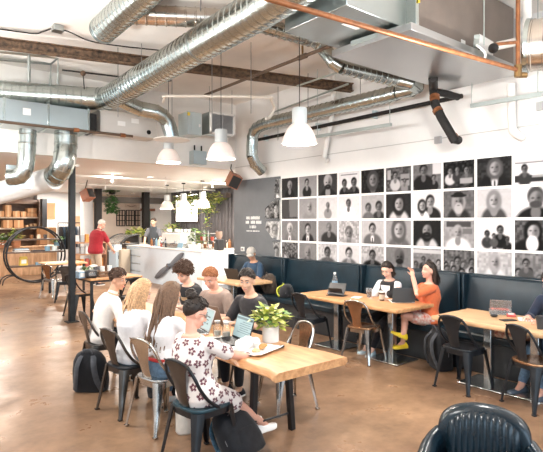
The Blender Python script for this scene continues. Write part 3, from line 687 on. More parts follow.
MB().tube([p - o for p in fr], .02, 4).build('outer_rail', GALV2, t); MB().tube([atY(-8, 59, 8.5) - o, atY(51, 64, 8.5) - o, atY(50, 86, 8.5) - o], .02, 4).build('inner_rail', GALV2, t); MB().tube([atY(29, 54, yf) - o, atY(29, 82, yf) - o], .022, 4).build('post', GALV2, t); MB().tube([fr[1] - o, atY(51, 64, 8.5) - o], .018, 4).build('cross_rail', GALV2, t)
p = at(83, 72, 4.0); t = thing('sprinkler_drop', 'dark sprinkler line with a hanging valve between wire frame and duct bend', 'pipe', p); MB().tube([at(62, 70, 4.0) - p, at(122, 77, 4.0) - p], .012, 8).build('pipe', DARKPIPE, t); MB().ell((0, 0, -.02), (.04, .04, .04)).build('valve', RUST, t); MB().tube([V((0, 0, -.02)), V((.02, 0, -.25))], .008, 8).build('drop', DARKPIPE, t)
for x, y, lab in ((118, 65, 0), (212, 60, 0), (251, 60, 0), (278, 100, 0), (172, 85, 0)):
    p = at(x, y, 4.05); tag(MB().tube([V((0, 0, -.75)), V((0, 0, Z0 - p.z))], .006, 6).build('threaded_rod', RODM, loc=p), 'thin threaded rod hanging from the ceiling among the ducts', 'rod', 'threaded rods among the ducts')
# low ceiling: white sprinkler pipes, recessed lights, far beam
for (x0, x1, Y, lab) in ((72, 240, 11.5, 'nearest white sprinkler pipe under the low ceiling'), (72, 215, 14.0, 'farther white sprinkler pipe under the low ceiling')):
    a, b = atY(x0, 180, Y), atY(x1, 180, Y); a.z = b.z = Z1 - .09; t = thing('ceiling_pipe', lab, 'pipe', a); MB().tube([V((0, 0, 0)), b - a], .025, 10).build('pipe', WHITEP, t)
    for k in (.2, .5, .8): MB().tube([(b - a) * k, (b - a) * k - V((0, 0, .12))], .02, 8).build('sprinkler_head', WHITEP, t); MB().tube([(b - a) * k, (b - a) * k + V((0, 0, .09))], .012, 8).build('hanger', WHITEP, t)
a, b = V((3.2, 9.6, Z1 - .07)), V((7.0, 16.5, Z1 - .07)); t = thing('track_rail', 'white lighting track running toward the back under the low ceiling', 'rail', a); MB().bar(V((0, 0, 0)), V((1.6, 8.5, 0)), .05, .05).build('rail', WHITEP, t)
RECE = M('recessed_light_lens', (1, .95, .88), .4, emit=(1, .88, .72, 9))
for x, y in ((112, 181), (150, 177), (100, 191), (133, 193), (205, 187)):
    p = at(x, y, Z1); t = thing('recessed_light', f'lit round recessed light in the low ceiling, {dict(zip((112,150,100,133,205),("left one of the two nearest","right one of the two nearest","farthest left one above the red-shirted man","far one above the black bar post","far one near the hanging vine")))[x]}', 'ceiling light', p); MB().lathe([(.075, -.004), (.10, -.012), (.10, 0), (.075, 0)], n=20, caps=False).build('trim_ring', WHITEP, t); MB().lathe([(.001, -.005), (.074, -.005), (.074, 0), (.001, 0)], n=20).build('lens', RECE, t)
a = atY(93, 201, 18.3); t = MB().box((0, 0, 0), (5.2, .25, .22)).build('dark_beam', M('dark_beam_paint', (.13, .11, .095), .6), loc=(a.x + 2.2, 18.3, 2.6)); tag(t, 'dark beam below the low ceiling at the back, behind the black bar post', 'beam')
# posts
POSTM = M('black_post_paint', (.009, .012, .015), .5, var=.2, scale=8, spec=.3)
for (X, Y, w, lab) in ((2.99, 9.28, .10, 'slim black steel post beside the table of cups at left'), (8.5, 17.92, .23, 'thick dark brown post behind the bar, beside the barista'), (6.34, 17.0, .2, 'dark post beside the white pillar behind the red-shirted man')):
    t = thing('steel_post', lab, 'post', (X, Y, 0)); m = POSTM if w < .15 else M('brown_black_paint', (.014, .011, .010), .6, spec=.3)
    MB().box((0, 0, Z1 / 2), (w, w, Z1)).build('shaft', m, t, .006); MB().box((0, 0, .008), (w * 2, w * 2, .016)).build('base_plate', m, t)
    if w < .15: MB().box((w / 2 + .003, -.0, 1.5), (.006, .035, 2.7)).build('wood_strip', M('oak_strip', (.35, .18, .09), .5), t)
# pendants
GLASSW = M('prismatic_glass', (.80, .69, .64), .3, emit=(1, .84, .74, .28), bump=.2, scale=60, stretch=(1, 1, .2))
LCAP = M('lamp_cap', (.62, .66, .66), .4, .2)
def pendant_parts(t, s, top):
    MB().lathe([(.001, .235), (.085, .235), (.09, .22), (.09, .04), (.095, .02), (.06, .0), (.001, .0)], n=24).build('cap', LCAP, t)
    m = MB(); prof = [(.088, .045), (.12, .02), (.155, -.03), (.182, -.09), (.20, -.15), (.207, -.185), (.203, -.187), (.176, -.09), (.15, -.032), (.116, .014), (.086, .038)]; rings = []
    for r, z in prof: rings.append([(r * (1 + (.012 if q % 2 else 0)) * math.cos(2 * PI * q / 64), r * (1 + (.012 if q % 2 else 0)) * math.sin(2 * PI * q / 64), z) for q in range(64)])
    m.rings(rings, caps=False); m.build('shade', GLASSW, t, sharp=70)
    MB().ell((0, 0, -.06), (.04, .04, .06)).build('bulb', M('bulb_glow', (1, .95, .85), .4, emit=(1, .9, .75, 6)), t)
    MB().tube([(0, 0, .23), (0, 0, top)], .005, 8).build('cord', DARKPIPE, t); MB().lathe([(.001, top), (.055, top), (.055, top - .03), (.001, top - .03)], n=16).build('ceiling_rose', DARKPIPE, t)
PEND = []
for x, y, d, lab in ((299.5, 128, 6.1, 'large glass pendant lamp hanging in front of the photo wall'), (221, 146, 7.35, 'glass pendant lamp hanging below the white air grille'), (168.5, 152, 9.0, 'glass pendant lamp hanging under the round white diffuser')):
    p = atD(x, y, d); t = thing('pendant_lamp', lab, 'pendant lamp', p, 0, 'big glass pendants'); pendant_parts(t, 1, (Z0 if p.y < 9 else Z1) - p.z); PEND.append(p)
for x, lab in ((167, 'left one of the three small pendants over the bar'), (183.5, 'middle one of the three small pendants over the bar'), (202.5, 'right one of the three small pendants over the bar')):
    p = atX(x, 205.5, 7.3); p.z = 2.36; t = thing('pendant_lamp', lab, 'pendant lamp', p, 0, 'pendants over the bar'); pendant_parts(t, 1, Z1 - p.z); PEND.append(p)
# wooden loudspeakers
for x, y, d, rz, rx, lab in ((87.5, 195, 13.5, 25, -25, 'small wooden loudspeaker under the low ceiling by the black post'), (233.5, 180.5, 10.6, -12, 22, 'tilted wooden loudspeaker at the corner above the charcoal board')):
    p = atD(x, y, d); t = thing('wall_loudspeaker', lab, 'loudspeaker', p); R = eul(0, 0, rz) @ eul(rx, 20 if x > 100 else 0, 0); k = MB(); k.box((0, 0, 0), (.24, .26, .28), R); k.build('cabinet', M('cherry_wood', (.34, .13, .07), .45, var=.2, scale=6), t, .006)
    MB().box(R @ V((0, -.135, 0)), (.20, .012, .24), R).build('grille', M('grille_black', (.015, .015, .015), .7), t, .004); MB().tube([R @ V((0, .1, .1)), V((0, .1, .25)), V((0.05, .15, Z1 - p.z if x < 100 else .35))], .012, 8).build('bracket', DARKPIPE, t)
# ------------------------------------------------------------------ materials for furniture
def WOODM(n, a=(.4,.25,.14), b=(.5,.32,.2), stretch=(8, 1, 8), scale=3., rough=.45, bump=.06): return M(n, a, rough, var=.1, scale=scale, stretch=stretch, col2=b, bump=bump, rvar=.08)
SLABW = WOODM('slab_wood', (.46, .21, .085), (.68, .38, .18)); PALEW = WOODM('pale_wood', (.56, .33, .17), (.72, .47, .27)); CRATEW = WOODM('crate_wood', (.12, .065, .035), (.24, .14, .08), (1, 6, 6))
PLYW = WOODM('plywood', (.52, .29, .15), (.74, .47, .28), (3, 3, .5), 4)
BLK = M('black_powder_coat', (.011, .012, .014), .4, 0, spec=.4); BLKCH = M('black_chair_paint', (.010, .012, .015), .36, 0, var=.3, scale=6, spec=.4)
GUN = M('gunmetal_chair', (.10, .09, .082), .30, .85, var=.25, scale=5); RAW = M('raw_steel_chair', (.52, .50, .47), .22, 1, var=.22, scale=4, rvar=.08)
LEATH2 = M('glossy_leather', (.005, .014, .022), .24, var=.2, scale=5, bump=.04, spec=.5)
SS = M('brushed_steel', (.56, .58, .58), .26, 1, var=.08, scale=6)
LEATH = M('black_leather', (.006, .017, .026), .30, var=.25, scale=5, bump=.05, spec=.35)
PAPER = M('paper_white'); CERW = M('ceramic_white', (.80, .79, .76), .25); TERRA = M('terracotta', (.46, .19, .09), .7, var=.1)
PLB = M('black_plastic', (.015, .015, .017), .4); GLASS = M('clear_glass', (.96, .98, .97), .04, trans=1.)
CLEARP = M('clear_plastic', (.92, .95, .96), .12, trans=.9)
SCRN = M('laptop_screen', (.25, .34, .35), .25, emit=(.45, .62, .66, .35)); ALU = M('aluminium', (.55, .56, .57), .35, .9)
# ------------------------------------------------------------------ chairs
def chair(frame_m, seat_m, splat_m, label, loc, rot, group='metal bistro chairs'):
    t = thing('bistro_chair', label, 'chair', loc, math.radians(rot), group); n = 40
    def sq(r, z, y0=0.): return [V((r * math.copysign(abs(math.cos(a)) ** .55, math.cos(a)), y0 + r * math.copysign(abs(math.sin(a)) ** .55, math.sin(a)), z)) for a in [2 * PI * q / n for q in range(n)]]
    MB().rings([sq(.165, .425), sq(.182, .428), sq(.185, .440), sq(.180, .450), sq(.165, .452), sq(.14, .446), sq(.05, .442)]).build('seat', seat_m, t, sharp=50)
    MB().rings([sq(.160, .385), sq(.176, .383), sq(.180, .43), sq(.160, .43)], caps=False, closed=True).build('seat_frame', frame_m, t)
    for sx in (-1, 1):
        for sy in (-1, 1):
            a = V((sx * .148, sy * .148, .43)); b = V((sx * .205, sy * (.205 if sy > 0 else .225), .004)); m = MB(); R = [];
            for k in range(9):
                u = k / 8; c = a + (b - a) * u; w = .052 * (1 - u) + .017 * u; out = V((sx, sy, 0)).normalized(); tg = V((-sx, sy, 0)).normalized() if True else 0
                R.append([c + tg * w + out * -.006, c + tg * w * .55 + out * .012, c + out * (.022 - .008 * u), c - tg * w * .55 + out * .012, c - tg * w - out * .006, c - tg * w * .5 + out * .0, c + out * .010, c + tg * w * .5 + out * .0])
            m.rings(R); m.box(b + V((0, 0, .006)), (.034, .034, .012)); m.build('leg', frame_m, t, sharp=30)
    hp = [(-.178, .02, .44), (-.186, -.075, .52), (-.186, -.15, .63), (-.172, -.195, .74), (-.13, -.222, .825), (-.06, -.236, .855), (0, -.238, .86)]
    hp = [(x, y, .44 + (z - .44) * .84) for x, y, z in hp]; hp = hp + [(-x, y, z) for x, y, z in reversed(hp[:-1])]
    MB().tube(smooth(hp, 5), .0125, 10).build('back_frame', frame_m, t)
    def sp(u, v):
        z = .445 + .338 * v; y = -.165 - .07 * v ** .8; w = (.062 + .045 * max(0, v - .25) ** 1.5 * 2.2) if v < .85 else .062 + .045 * .465 * 2.2 + (v - .85) * .28
        return (u * 2 - 1) * w, y + .012 * (u * 2 - 1) ** 2 * (1 - v), z
    MB().grid(sp, 8, 12, th=.005).build('backrest', splat_m, t, sharp=50)
    return t
COPCH = M('copper_lacquer', (.42, .235, .13), .25, .85, var=.2, scale=4)
chair(GUN, GUN, GUN, 'dark grey metal chair of the man in the white shirt', (2.16, 5.63, 0), -92)
chair(GUN, BLKCH, GUN, 'dark gunmetal chair under the blond woman in white', (2.03, 4.62, 0), -82)
chair(RAW, RAW, RAW, 'shiny raw steel chair under the woman with braids and a red belt', (2.09, 4.08, 0), -80)
chair(BLKCH, M('teal_black_paint', (.02, .05, .065), .3, .2), GUN, 'black metal chair under the woman in the flowered dress', (2.0, 3.27, 0), -84)
chair(RAW, RAW, COPCH, 'empty shiny steel chair on the far side of the long slab table beside the plant', (3.22, 3.72, 0), 80)
chair(GUN, GUN, GUN, 'dark metal chair under the young man with the necklace', (3.42, 4.45, 0), 90)
chair(GUN, GUN, GUN, 'dark metal chair under the ginger-haired man', (3.42, 5.08, 0), 90)
chair(BLKCH, BLKCH, BLKCH, 'dark metal chair under the curly-haired young man', (3.42, 5.75, 0), 90)
chair(BLKCH, BLKCH, BLKCH, 'empty black metal chair at the far end of the middle bench table', (4.98, 5.22, 0), -90)
chair(RAW, COPCH, COPCH, 'empty chair with copper seat and back and bright steel legs at the middle bench table', (5.08, 4.34, 0), -80)
chair(BLKCH, BLKCH, BLKCH, 'empty black metal chair at the left end of the right-hand bench table', (5.07, 2.94, 0), -94)
chair(BLKCH, COPCH, BLKCH, 'black metal chair with brown seat, seen from behind, nearest the right edge', (5.10, 2.20, 0), -112)
p = at(51.5, 299, 0); chair(RAW, RAW, COPCH, 'bright steel chair with copper back beside the ring shelf', (p.x + .1, p.y + .2, 0), -60, 'chairs around the small table at left')
p = at(62, 303, 0); chair(BLKCH, BLKCH, GUN, 'black chair just left of the slim black post', (p.x + .15, p.y + .25, 0), -20, 'chairs around the small table at left')
p = at(80, 292, .45); chair(BLKCH, WOODM('stool_wood', (.45, .24, .13), (.62, .38, .22)), BLKCH, 'chair with a wooden seat tucked against the left side of the cup table', (p.x, p.y, 0), -80, 'chairs around the table of cups')
chair(BLKCH, BLKCH, BLKCH, 'black chair pushed up to the near side of the cup table', (3.85, 8.75, 0), 0, 'chairs around the table of cups')
# ------------------------------------------------------------------ tables
def ped_table(label, x0, x1, y0, y1, peds, z=.735, wood=PALEW, th=.045, live=0.012):
    c = V(((x0 + x1) / 2, (y0 + y1) / 2, 0)); t = thing('pedestal_table', label, 'table', c, 0, 'wooden bench tables'); hx, hy = (x1 - x0) / 2, (y1 - y0) / 2; m = MB(); rs = [[], [], [], []]
    for side in range(4):
        for k in range(24):
            u = k / 24; w = live * (math.sin(side * 9 + u * 11) + .6 * math.sin(side * 5 + u * 23))
            p = [(-hx + w, hy - 2 * hy * u), (-hx + 2 * hx * u, -hy + w * .3), (hx + w, -hy + 2 * hy * u), (hx - 2 * hx * u, hy + w * .3)][side]
            for q, (s, zz) in enumerate(((.985, z - th), (1, z - th * .7), (1, z - .006), (.992, z))): rs[q].append(V((p[0] * s, p[1] * s if abs(p[1]) < hy * .5 else p[1] - math.copysign((1 - s) * hx, p[1]), zz)))
    m.rings(rs); m.build('tabletop', wood, t)
    for (px, py) in peds:
        q = V((px - c.x, py - c.y, 0)); po = MB().box(q + V((0, 0, (z - th) / 2)), (.085, .085, z - th)).build('pedestal', SS, t, .006)
        MB().box(q + V((0, 0, .012)), (.46, .50, .018)).build('base_plate', SS, po, .008); MB().box(q + V((0, 0, z - th - .006)), (.4, .3, .012)).build('top_plate', BLK, po)
    return t
ped_table('long wooden bench table with coffee cups and tablets, in front of the two talking women', 4.97, 5.75, 3.74, 5.56, [(5.39, 4.13), (5.38, 5.08)], wood=SLABW)
ped_table('wooden bench table at the right edge with a plastic food box', 4.98, 5.75, .9, 3.28, [(5.38, 2.82), (5.40, 2.33)])
ped_table('small wooden bench table in front of the man in the grey cap', 5.0, 5.75, 7.0, 8.35, [(5.4, 7.7)])
# slab table
t = thing('slab_table', 'long live-edge wooden slab table with black trestle legs, crowded with students', 'table', (2.57, 4.4, 0)); m = MB(); rs = []
hy0, hy1 = -1.72, 1.75
for k in range(61):
    u = k / 60; y = hy0 + (hy1 - hy0) * u
    wl = -.365 + .022 * math.sin(u * 13) + .012 * math.sin(u * 31 + 1) - (.02 if k == 0 else 0); wr = .365 + .020 * math.sin(u * 11 + 2) + .012 * math.sin(u * 27); yl = y; 
    e = .05 * (1 if k == 0 else 0)
    rs.append([V((wl + .03, y, .68)), V((wl, y, .70)), V((wl + .012, y, .722)), V((wl + .06, y, .742)), V((wr - .045, y, .742)), V((wr, y + e * .2, .73)), V((wr - .005, y, .70)), V((wr - .035, y, .68))])
m.rings(rs); m.build('tabletop', SLABW, t, sharp=45)
for yy in (-1.12, 1.25):
    tr = MB();
    tr.bar((-.20, yy, .668), (.32, yy, .668), .05, .03); f = tr.build('trestle', BLK, t, .004)
    for sx in (-1, 1): MB().bar((.11 + sx * .17, yy, .67), (.12 + sx * .215, yy, .0), .05, .05, (0, 1, 0)).build('leg', BLK, f, .006)
    MB().tube([(-.085, yy, .15), (.325, yy, .15)], .009, 8).build('crossbar', BLK, f)
# cup table
t = thing('square_table', 'wood-topped table with black steel legs carrying cups and a napkin box', 'table', (3.78, 9.66, 0))
MB().box((0, 0, .735), (1.0, 1.0, .035)).build('tabletop', SLABW, t, .004); fm = MB()
for s in (-1, 1): fm.box((s * .47, 0, .70), (.04, .98, .035)); fm.box((0, s * .47, .70), (.9, .04, .035)); 
fm.build('apron', BLK, t)
for sx in (-1, 1):
    for sy in (-1, 1): MB().box((sx * .47, sy * .47, .35), (.045, .045, .70)).build('leg', BLK, t, .004)
MB().box((0, -.47, .22), (.9, .03, .03)).build('stretcher', BLK, t)
# small far table
p = at(63, 262, .74); t = thing('small_table', 'pale wooden table between the ring shelf and the slim post', 'table', (p.x, p.y, 0)); MB().box((0, 0, .72), (1.0, .8, .04)).build('tabletop', PALEW, t, .006)
for sx in (-1, 1):
    for sy in (-1, 1): MB().box((sx * .42, sy * .33, .35), (.05, .05, .7)).build('leg', BLK, t, .004)
# ------------------------------------------------------------------ banquette
ys = [8.92] + [atX(x, 275, 6.15).y for x in (285, 362, 463)] + [.3]
labs = ('black leather banquette unit under the charcoal board, far left', 'black leather banquette unit behind the water bottle', 'black leather banquette unit behind the two talking women', 'black leather banquette unit behind the right-hand table')
for i in range(4):
    y1, y0 = ys[i] - .012, ys[i + 1] + .012; L = y1 - y0; t = thing('banquette', labs[i], 'bench', (6.0, (y0 + y1) / 2, 0), 0, 'black banquettes along the photo wall')
    MB().box((-.02, 0, .19), (.58, L, .38)).build('base', M('banquette_base', (.02, .022, .025), .45), t, .01)
    MB().box((-.03, 0, .425), (.66, L, .10)).build('seat_cushion', LEATH, t, .025)
    bk = MB(); bk.grid(lambda u, v: (.10 + .09 * v - .018 * math.sin(PI * min(1, max(0, u))) ** .3 * math.sin(PI * v) ** .5, -L / 2 + .03 + u * (L - .06), .475 + v * .60), 30, 8, th=-.05); bk.build('back_cushion', LEATH, t, .006)
    MB().box((.255, 0, .77), (.12, L, .68)).build('back_frame', LEATH, t, .02)
    for s in (-1, 1): MB().box((.19, s * (L / 2 - .018), .79), (.21, .036, .64)).build('side_wing', LEATH, t, .014)
# ------------------------------------------------------------------ channel-tufted armchair
t = thing('leather_armchair', 'black channel-tufted leather armchair in the bottom right corner', 'armchair', (2.42, 1.31, 0), math.radians(116)); t.scale = (.76, .9, .88)
N = 11
def bp(u, v):
    x = (u - .5) * .45; k = abs(math.sin(PI * N * u)) ** .5; z = .40 + .385 * min(v / .78, 1) - .10 * abs(x / .24) ** 3.2 * min(1, v / .5); y = -.235 - .07 * v
    if v > .72:
        a = (v - .72) / .28 * 1.9; z += .045 * math.sin(min(a, PI / 2)) ; y -= .075 * (1 - math.cos(a))
    return x, y + .030 * k, z + .012 * k * (1 if v > .75 else 0)
MB().grid(bp, N * 8, 24, th=.03).build('channel_back', LEATH2, t, sharp=80)
sh = MB(); rs = []
for k in range(25):
    a = PI * (k / 24); cx, cz = -.305 * math.cos(a), math.sin(a) ** .45; zt = .56 + .31 * cz; y = -.275 - .03 * cz
    rs.append([V((cx, y + .05, .36)), V((cx, y + .045, zt - .03)), V((cx * 1.03, y + .03, zt)), V((cx * 1.05, y - .04, zt + .012)), V((cx * 1.05, y - .085, zt - .02)), V((cx * 1.02, y - .09, .25))])
sh.rings(rs); sh.build('back_shell', LEATH2, t, sharp=60)
for s in (-1, 1):
    a = MB(); a.tube(smooth([(s * .30, -.31, .66), (s * .345, -.18, .64), (s * .36, .05, .605), (s * .35, .25, .58), (s * .34, .30, .5)], 5), [.055] * 6 + [.06] * 15, 16); a.build('arm_roll', LEATH2, t); MB().box((s * .345, -.02, .40), (.085, .58, .36)).build('arm_panel', LEATH, t, .03)
MB().box((0, .03, .36), (.58, .60, .16)).build('seat_cushion', LEATH, t, .05); MB().box((0, -.02, .22), (.66, .62, .14)).build('base', LEATH, t, .02)
for s in (-1, 1): MB().ell((s * .262, -.262, .72), (.008, .008, .008)).build('stud', SS, t)
for sx in (-1, 1):
    for sy in (-1, 1): MB().tube([(sx * .28, sy * .25, .16), (sx * .29, sy * .26, 0)], [.025, .016], 10).build('leg', BLK, t)
# ------------------------------------------------------------------ bar, pastry case, fittings
BARW = M('bar_laminate', (.68, .78, .86), .3, var=.02)
t = thing('bar_counter', 'long white L-shaped coffee bar with a propeller on its front', 'bar counter', (6.75, 11.03, 0))
MB().box((.01, 1.78, .51), (.02, 3.56, 1.02)).build('front_panel', BARW, t); MB().box((1.3, .01, .51), (2.56, .02, 1.02)).build('end_panel', BARW, t); MB().box((.35, 3.55, .51), (.66, .02, 1.02)).build('side_panel', BARW, t)
MB().box((.34, 1.78, 1.035), (.74, 3.60, .035)).build('worktop', CERW, t, .006); MB().box((1.62, .33, 1.034), (1.92, .70, .033)).build('worktop', CERW, t, .006); MB().box((.3, 1.78, .05), (.5, 3.4, .1)).build('plinth', BLK, t)
a, b = atX(155, 277.5, 6.72), atX(183.5, 253.5, 6.72); c = (a + b) / 2; t = thing('wooden_propeller', 'dark grey two-bladed propeller mounted on the white bar front', 'propeller', c); d = (b - a); L = d.length / 2; d.normalize(); n = V((1, 0, 0)); w = d.cross(n)
for s in (-1, 1):
    m = MB(); rs = []
    for k in range(13):
        u = k / 12; ww = .045 + .075 * math.sin(PI * min(1, u * .95 + .08)) ** .8 if k < 12 else .02; tw = .5 - .4 * u; x2 = w * math.cos(tw) + n * math.sin(tw); y2 = x2.cross(d)
        rs.append([d * s * (.03 + u * (L - .03)) + x2 * ww * math.cos(q) + y2 * .014 * math.sin(q) for q in [2 * PI * j / 12 for j in range(12)]])
    m.rings(rs); m.build('blade', M('propeller_grey', (.085, .10, .12), .4, var=.15), t)
MB().tube([(-.04, 0, 0), (.025, 0, 0)], .075, 20).build('hub', M('propeller_grey'), t); MB().tube([(-.055, 0, 0), (-.03, 0, 0)], .03, 12).build('hub_cap', SS, t)
t = thing('drawer_cabinet', 'white drawer cabinet at the left end of the bar', 'cabinet', (7.2, 15.3, 0)); MB().box((.02, 0, .50), (.62, 1.36, 1.0)).build('body', BARW, t, .004)
for k in range(4):
    dr = MB().box((-.302, 0, .14 + k * .235), (.02, 1.28, .215)).build('drawer', BARW, t, .004); MB().box((-.322, 0, .235 + k * .235), (.02, .9, .012)).build('pull', SS, dr)
MB().box((.02, 0, 1.015), (.66, 1.4, .03)).build('worktop', CERW, t)
# espresso machine and clutter on the bar
def on(x, X, z=1.055): q = atX(x, 250, X); q.z = z; return q
q = on(178, 7.2); t = thing('espresso_machine', 'white espresso machine on the bar with cups on top', 'coffee machine', q, PI / 2)
MB().box((0, 0, .26), (1.15, .46, .30)).build('body', CERW, t, .02); MB().box((0, .03, .06), (1.05, .40, .10)).build('drip_tray', SS, t, .01); MB().box((0, -.02, .425), (1.1, .4, .02)).build('cup_rail', SS, t)
for k in (-.3, .3): MB().tube([(k, .25, .2), (k, .25, .12)], .035, 14).build('group_head', SS, t); MB().tube([(k, .26, .13), (k, .42, .12)], .014, 8).build('portafilter', PLB, t)
for k in (-.52, .52): MB().tube([(k, .22, .3), (k, .27, .1)], .008, 8).build('steam_wand', SS, t)
CUPW = M('cup_white', (.80, .78, .74), .35)
for k in range(9):
    p = q + V((random.Random(k).uniform(-.12, .12), -.48 + k * .12, .436)); o = MB().lathe([(.03, 0), (.042, .05), (.045, .085), (.041, .085), (.03, .01), (.001, .008)], n=16, caps=False).build('coffee_cup', CUPW, loc=p); tag(o, 'white cup standing on top of the espresso machine', 'cup', 'cups on the espresso machine')
BOT = [M('bottle_amber', (.22, .09, .03), .2), M('bottle_cream', (.72, .62, .48), .4), M('bottle_dark', (.05, .045, .05), .25), M('bottle_red', (.45, .06, .04), .35), M('bottle_blue', (.18, .32, .42), .3)]
def bottle(p, h, r, m, lab, grp, cat='bottle', name='bottle'):
    t = thing(name, lab, cat, p, 0, grp); MB().lathe([(.001, 0), (r, 0), (r, h * .62), (r * .85, h * .70), (r * .38, h * .80), (r * .36, h * .9), (.001, h * .9)], n=14).build('body', m, t); MB().lathe([(.001, h * .9), (r * .42, h * .9), (r * .42, h), (.001, h)], n=12).build('cap', PLB if m != BOT[2] else CERW, t); return t
rn = random.Random(4)
for k, x in enumerate((151.5, 154, 156.5, 159, 161.5, 164, 166)):
    bottle(on(x, 6.98 + .1 * (k % 2)), .22 + rn.uniform(0, .12), .036, BOT[(k * 2) % 5], 'bottle among the syrups at the left end of the bar, before the barista', 'bottles on the bar')
for k, x in enumerate((190, 193, 196, 199)):
    tag(MB().lathe([(.03, 0), (.042, .11 + .05 * (k % 2)), (.045, .12 + .05 * (k % 2)), (.04, .12), (.001, .01)], n=16).build('paper_cup', (CUPW, BOT[1])[k % 2], loc=on(x, 6.95)), 'paper cup on the bar right of the espresso machine', 'cup', 'paper cups on the bar')
t = thing('card_terminal', 'small pale blue payment stand on the bar front edge', 'payment terminal', on(180, 6.9)); MB().box((0, 0, .07), (.02, .26, .18), eul(0, 20, 0)).build('screen', BOT[4], t, .004); MB().box((.03, 0, .01), (.14, .2, .02)).build('foot', CERW, t)
# back shelf behind bar
t = thing('back_bar', 'dark back counter along the corrugated wall', 'counter', (9.05, 14.6, 0)); MB().box((0, 0, .46), (.6, 3.6, .92)).build('cabinet', M('back_bar_dark', (.06, .04, .03), .5), t, .006); MB().box((-.02, 0, .94), (.66, 3.7, .04)).build('worktop', WOODM('back_bar_wood', (.24, .12, .06), (.36, .2, .1)), t)
for k in range(14):
    y = 13.0 + k * .235; lab = 'jar or bottle on the back counter below the vine'; bottle(V((8.95 + .1 * (k % 3), y, .96)), .18 + rn.uniform(0, .2), rn.uniform(.04, .06), BOT[k % 5], lab, 'bottles on the back counter')
q = on(206, 7.3); t = thing('wire_rack', 'small steel rack of cups on the bar below the right pendant', 'rack', q)
for z in (0.02, .22, .42): MB().box((0, 0, z), (.3, .7, .015)).build('shelf', SS, t)
for sx in (-1, 1):
    for sy in (-1, 1): MB().tube([(sx * .14, sy * .33, 0), (sx * .14, sy * .33, .5)], .01, 8).build('upright', SS, t)
for k in range(8): tag(MB().lathe([(.03, 0), (.045, .1), (.04, .1), (.001, .01)], n=14).build('coffee_cup', (CUPW, BOT[3], BOT[0])[k % 3], loc=q + V((rn.uniform(-.05, .05), -.25 + (k % 4) * .16, .03 + (k // 4) * .2))), 'cup stored on the small steel rack on the bar', 'cup', 'cups on the small rack')
t = thing('grinder', 'coffee grinder with hopper on the bar beside the rack of cups', 'coffee grinder', on(219, 7.3)); MB().box((0, 0, .14), (.2, .2, .28)).build('body', PLB, t, .02); MB().lathe([(.05, .28), (.09, .36), (.09, .48), (.001, .48)], n=16).build('hopper', M('smoked_plastic', (.3, .2, .15), .2), t); MB().box((-.12, 0, .2), (.08, .05, .04)).build('spout', SS, t)
# window glow panel behind bar pendants: a lit window in the corrugated wall
p0, p1 = atX(176, 222, 9.37), atX(199, 193, 9.37); c = (p0 + p1) / 2
W = struct(MB().box((9.37, c.y, c.z), (.02, abs(p0.y - p1.y), abs(p1.z - p0.z))).build('window_1', M('bright_window', (1, .97, .92), .5, emit=(1, .96, .9, 3.0))))
fm = MB()
for s in (-1, 1): fm.box((9.35, c.y + s * abs(p0.y - p1.y) / 2, c.z), (.05, .05, abs(p1.z - p0.z) + .05)); fm.box((9.35, c.y, c.z + s * abs(p1.z - p0.z) / 2), (.05, abs(p0.y - p1.y), .05))
fm.build('window_frame', M('back_bar_dark'), W)
# foliage helper
def leafy(n, spread, height, size, rnd, droop=.5, z0=0., up=.6):
    m = MB()
    for _ in range(n):
        a = rnd.uniform(0, 2 * PI); r = spread * math.sqrt(rnd.random()); h = z0 + height * rnd.random() * (1 - .45 * (r / spread) ** 2); p = V((r * math.cos(a), r * math.sin(a), h)); s = size * rnd.uniform(.6, 1.25)
        d = V((math.cos(a + rnd.uniform(-.8, .8)), math.sin(a + rnd.uniform(-.8, .8)), rnd.uniform(-droop, up))).normalized(); x, y, _z = frame_of(d); mi = rnd.randrange(3)
        if abs(x.z) > .7: x, y = y, x
        q = [p, p + d * s * .28 + x * s * .34 + y * s * .05, p + d * s * .62 + x * s * .30 + y * s * .05, p + d * s, p + d * s * .62 - x * s * .30 + y * s * .05, p + d * s * .28 - x * s * .34 + y * s * .05, p + d * s * .5 - y * s * .05]
        m.add(q, [(0, 1, 6), (1, 2, 6), (2, 3, 6), (3, 4, 6), (4, 5, 6), (5, 0, 6)], mi)
    return m
LF = [M('leaf_lime', (.46, .52, .10), .45), M('leaf_yellow', (.66, .62, .22), .45), M('leaf_green', (.16, .30, .06), .45)]
LD = [M('leaf_dark', (.05, .14, .035), .5), M('leaf_mid', (.10, .22, .05), .5), M('leaf_olive', (.18, .24, .07), .5)]
def potted(label, p, pot_m, r, h, n, spread, height, size, leaves, seed, sq=False):
    t = thing('potted_plant', label, 'plant', p); rnd = random.Random(seed); pr = [(.001, 0), (r * .82, 0), (r, h * .9), (r, h), (r * .9, h), (r * .86, h * .85), (.001, h * .85)] if not sq else [(.001, 0), (r * .97, 0), (r, .008), (r, h), (r * .93, h), (r * .9, h * .9), (.001, h * .9)]
    MB().lathe(pr, n=28).build('pot', pot_m, t, sharp=50); MB().lathe([(.001, h * .86), (r * .88, h * .86)], n=20, caps=False).build('soil', M('potting_soil', (.05, .03, .02), .9), t)
    st = MB()
    for k in range(9): a = k * .7; st.tube([(0, 0, h * .85), (spread * .3 * math.cos(a), spread * .3 * math.sin(a), h + height * .4), (spread * .55 * math.cos(a), spread * .55 * math.sin(a), h + height * .55)], .004, 5)
    st.build('stems', leaves[2], t); leafy(n, spread, height, size, rnd, z0=h).build('foliage', leaves, t, sharp=80); return t
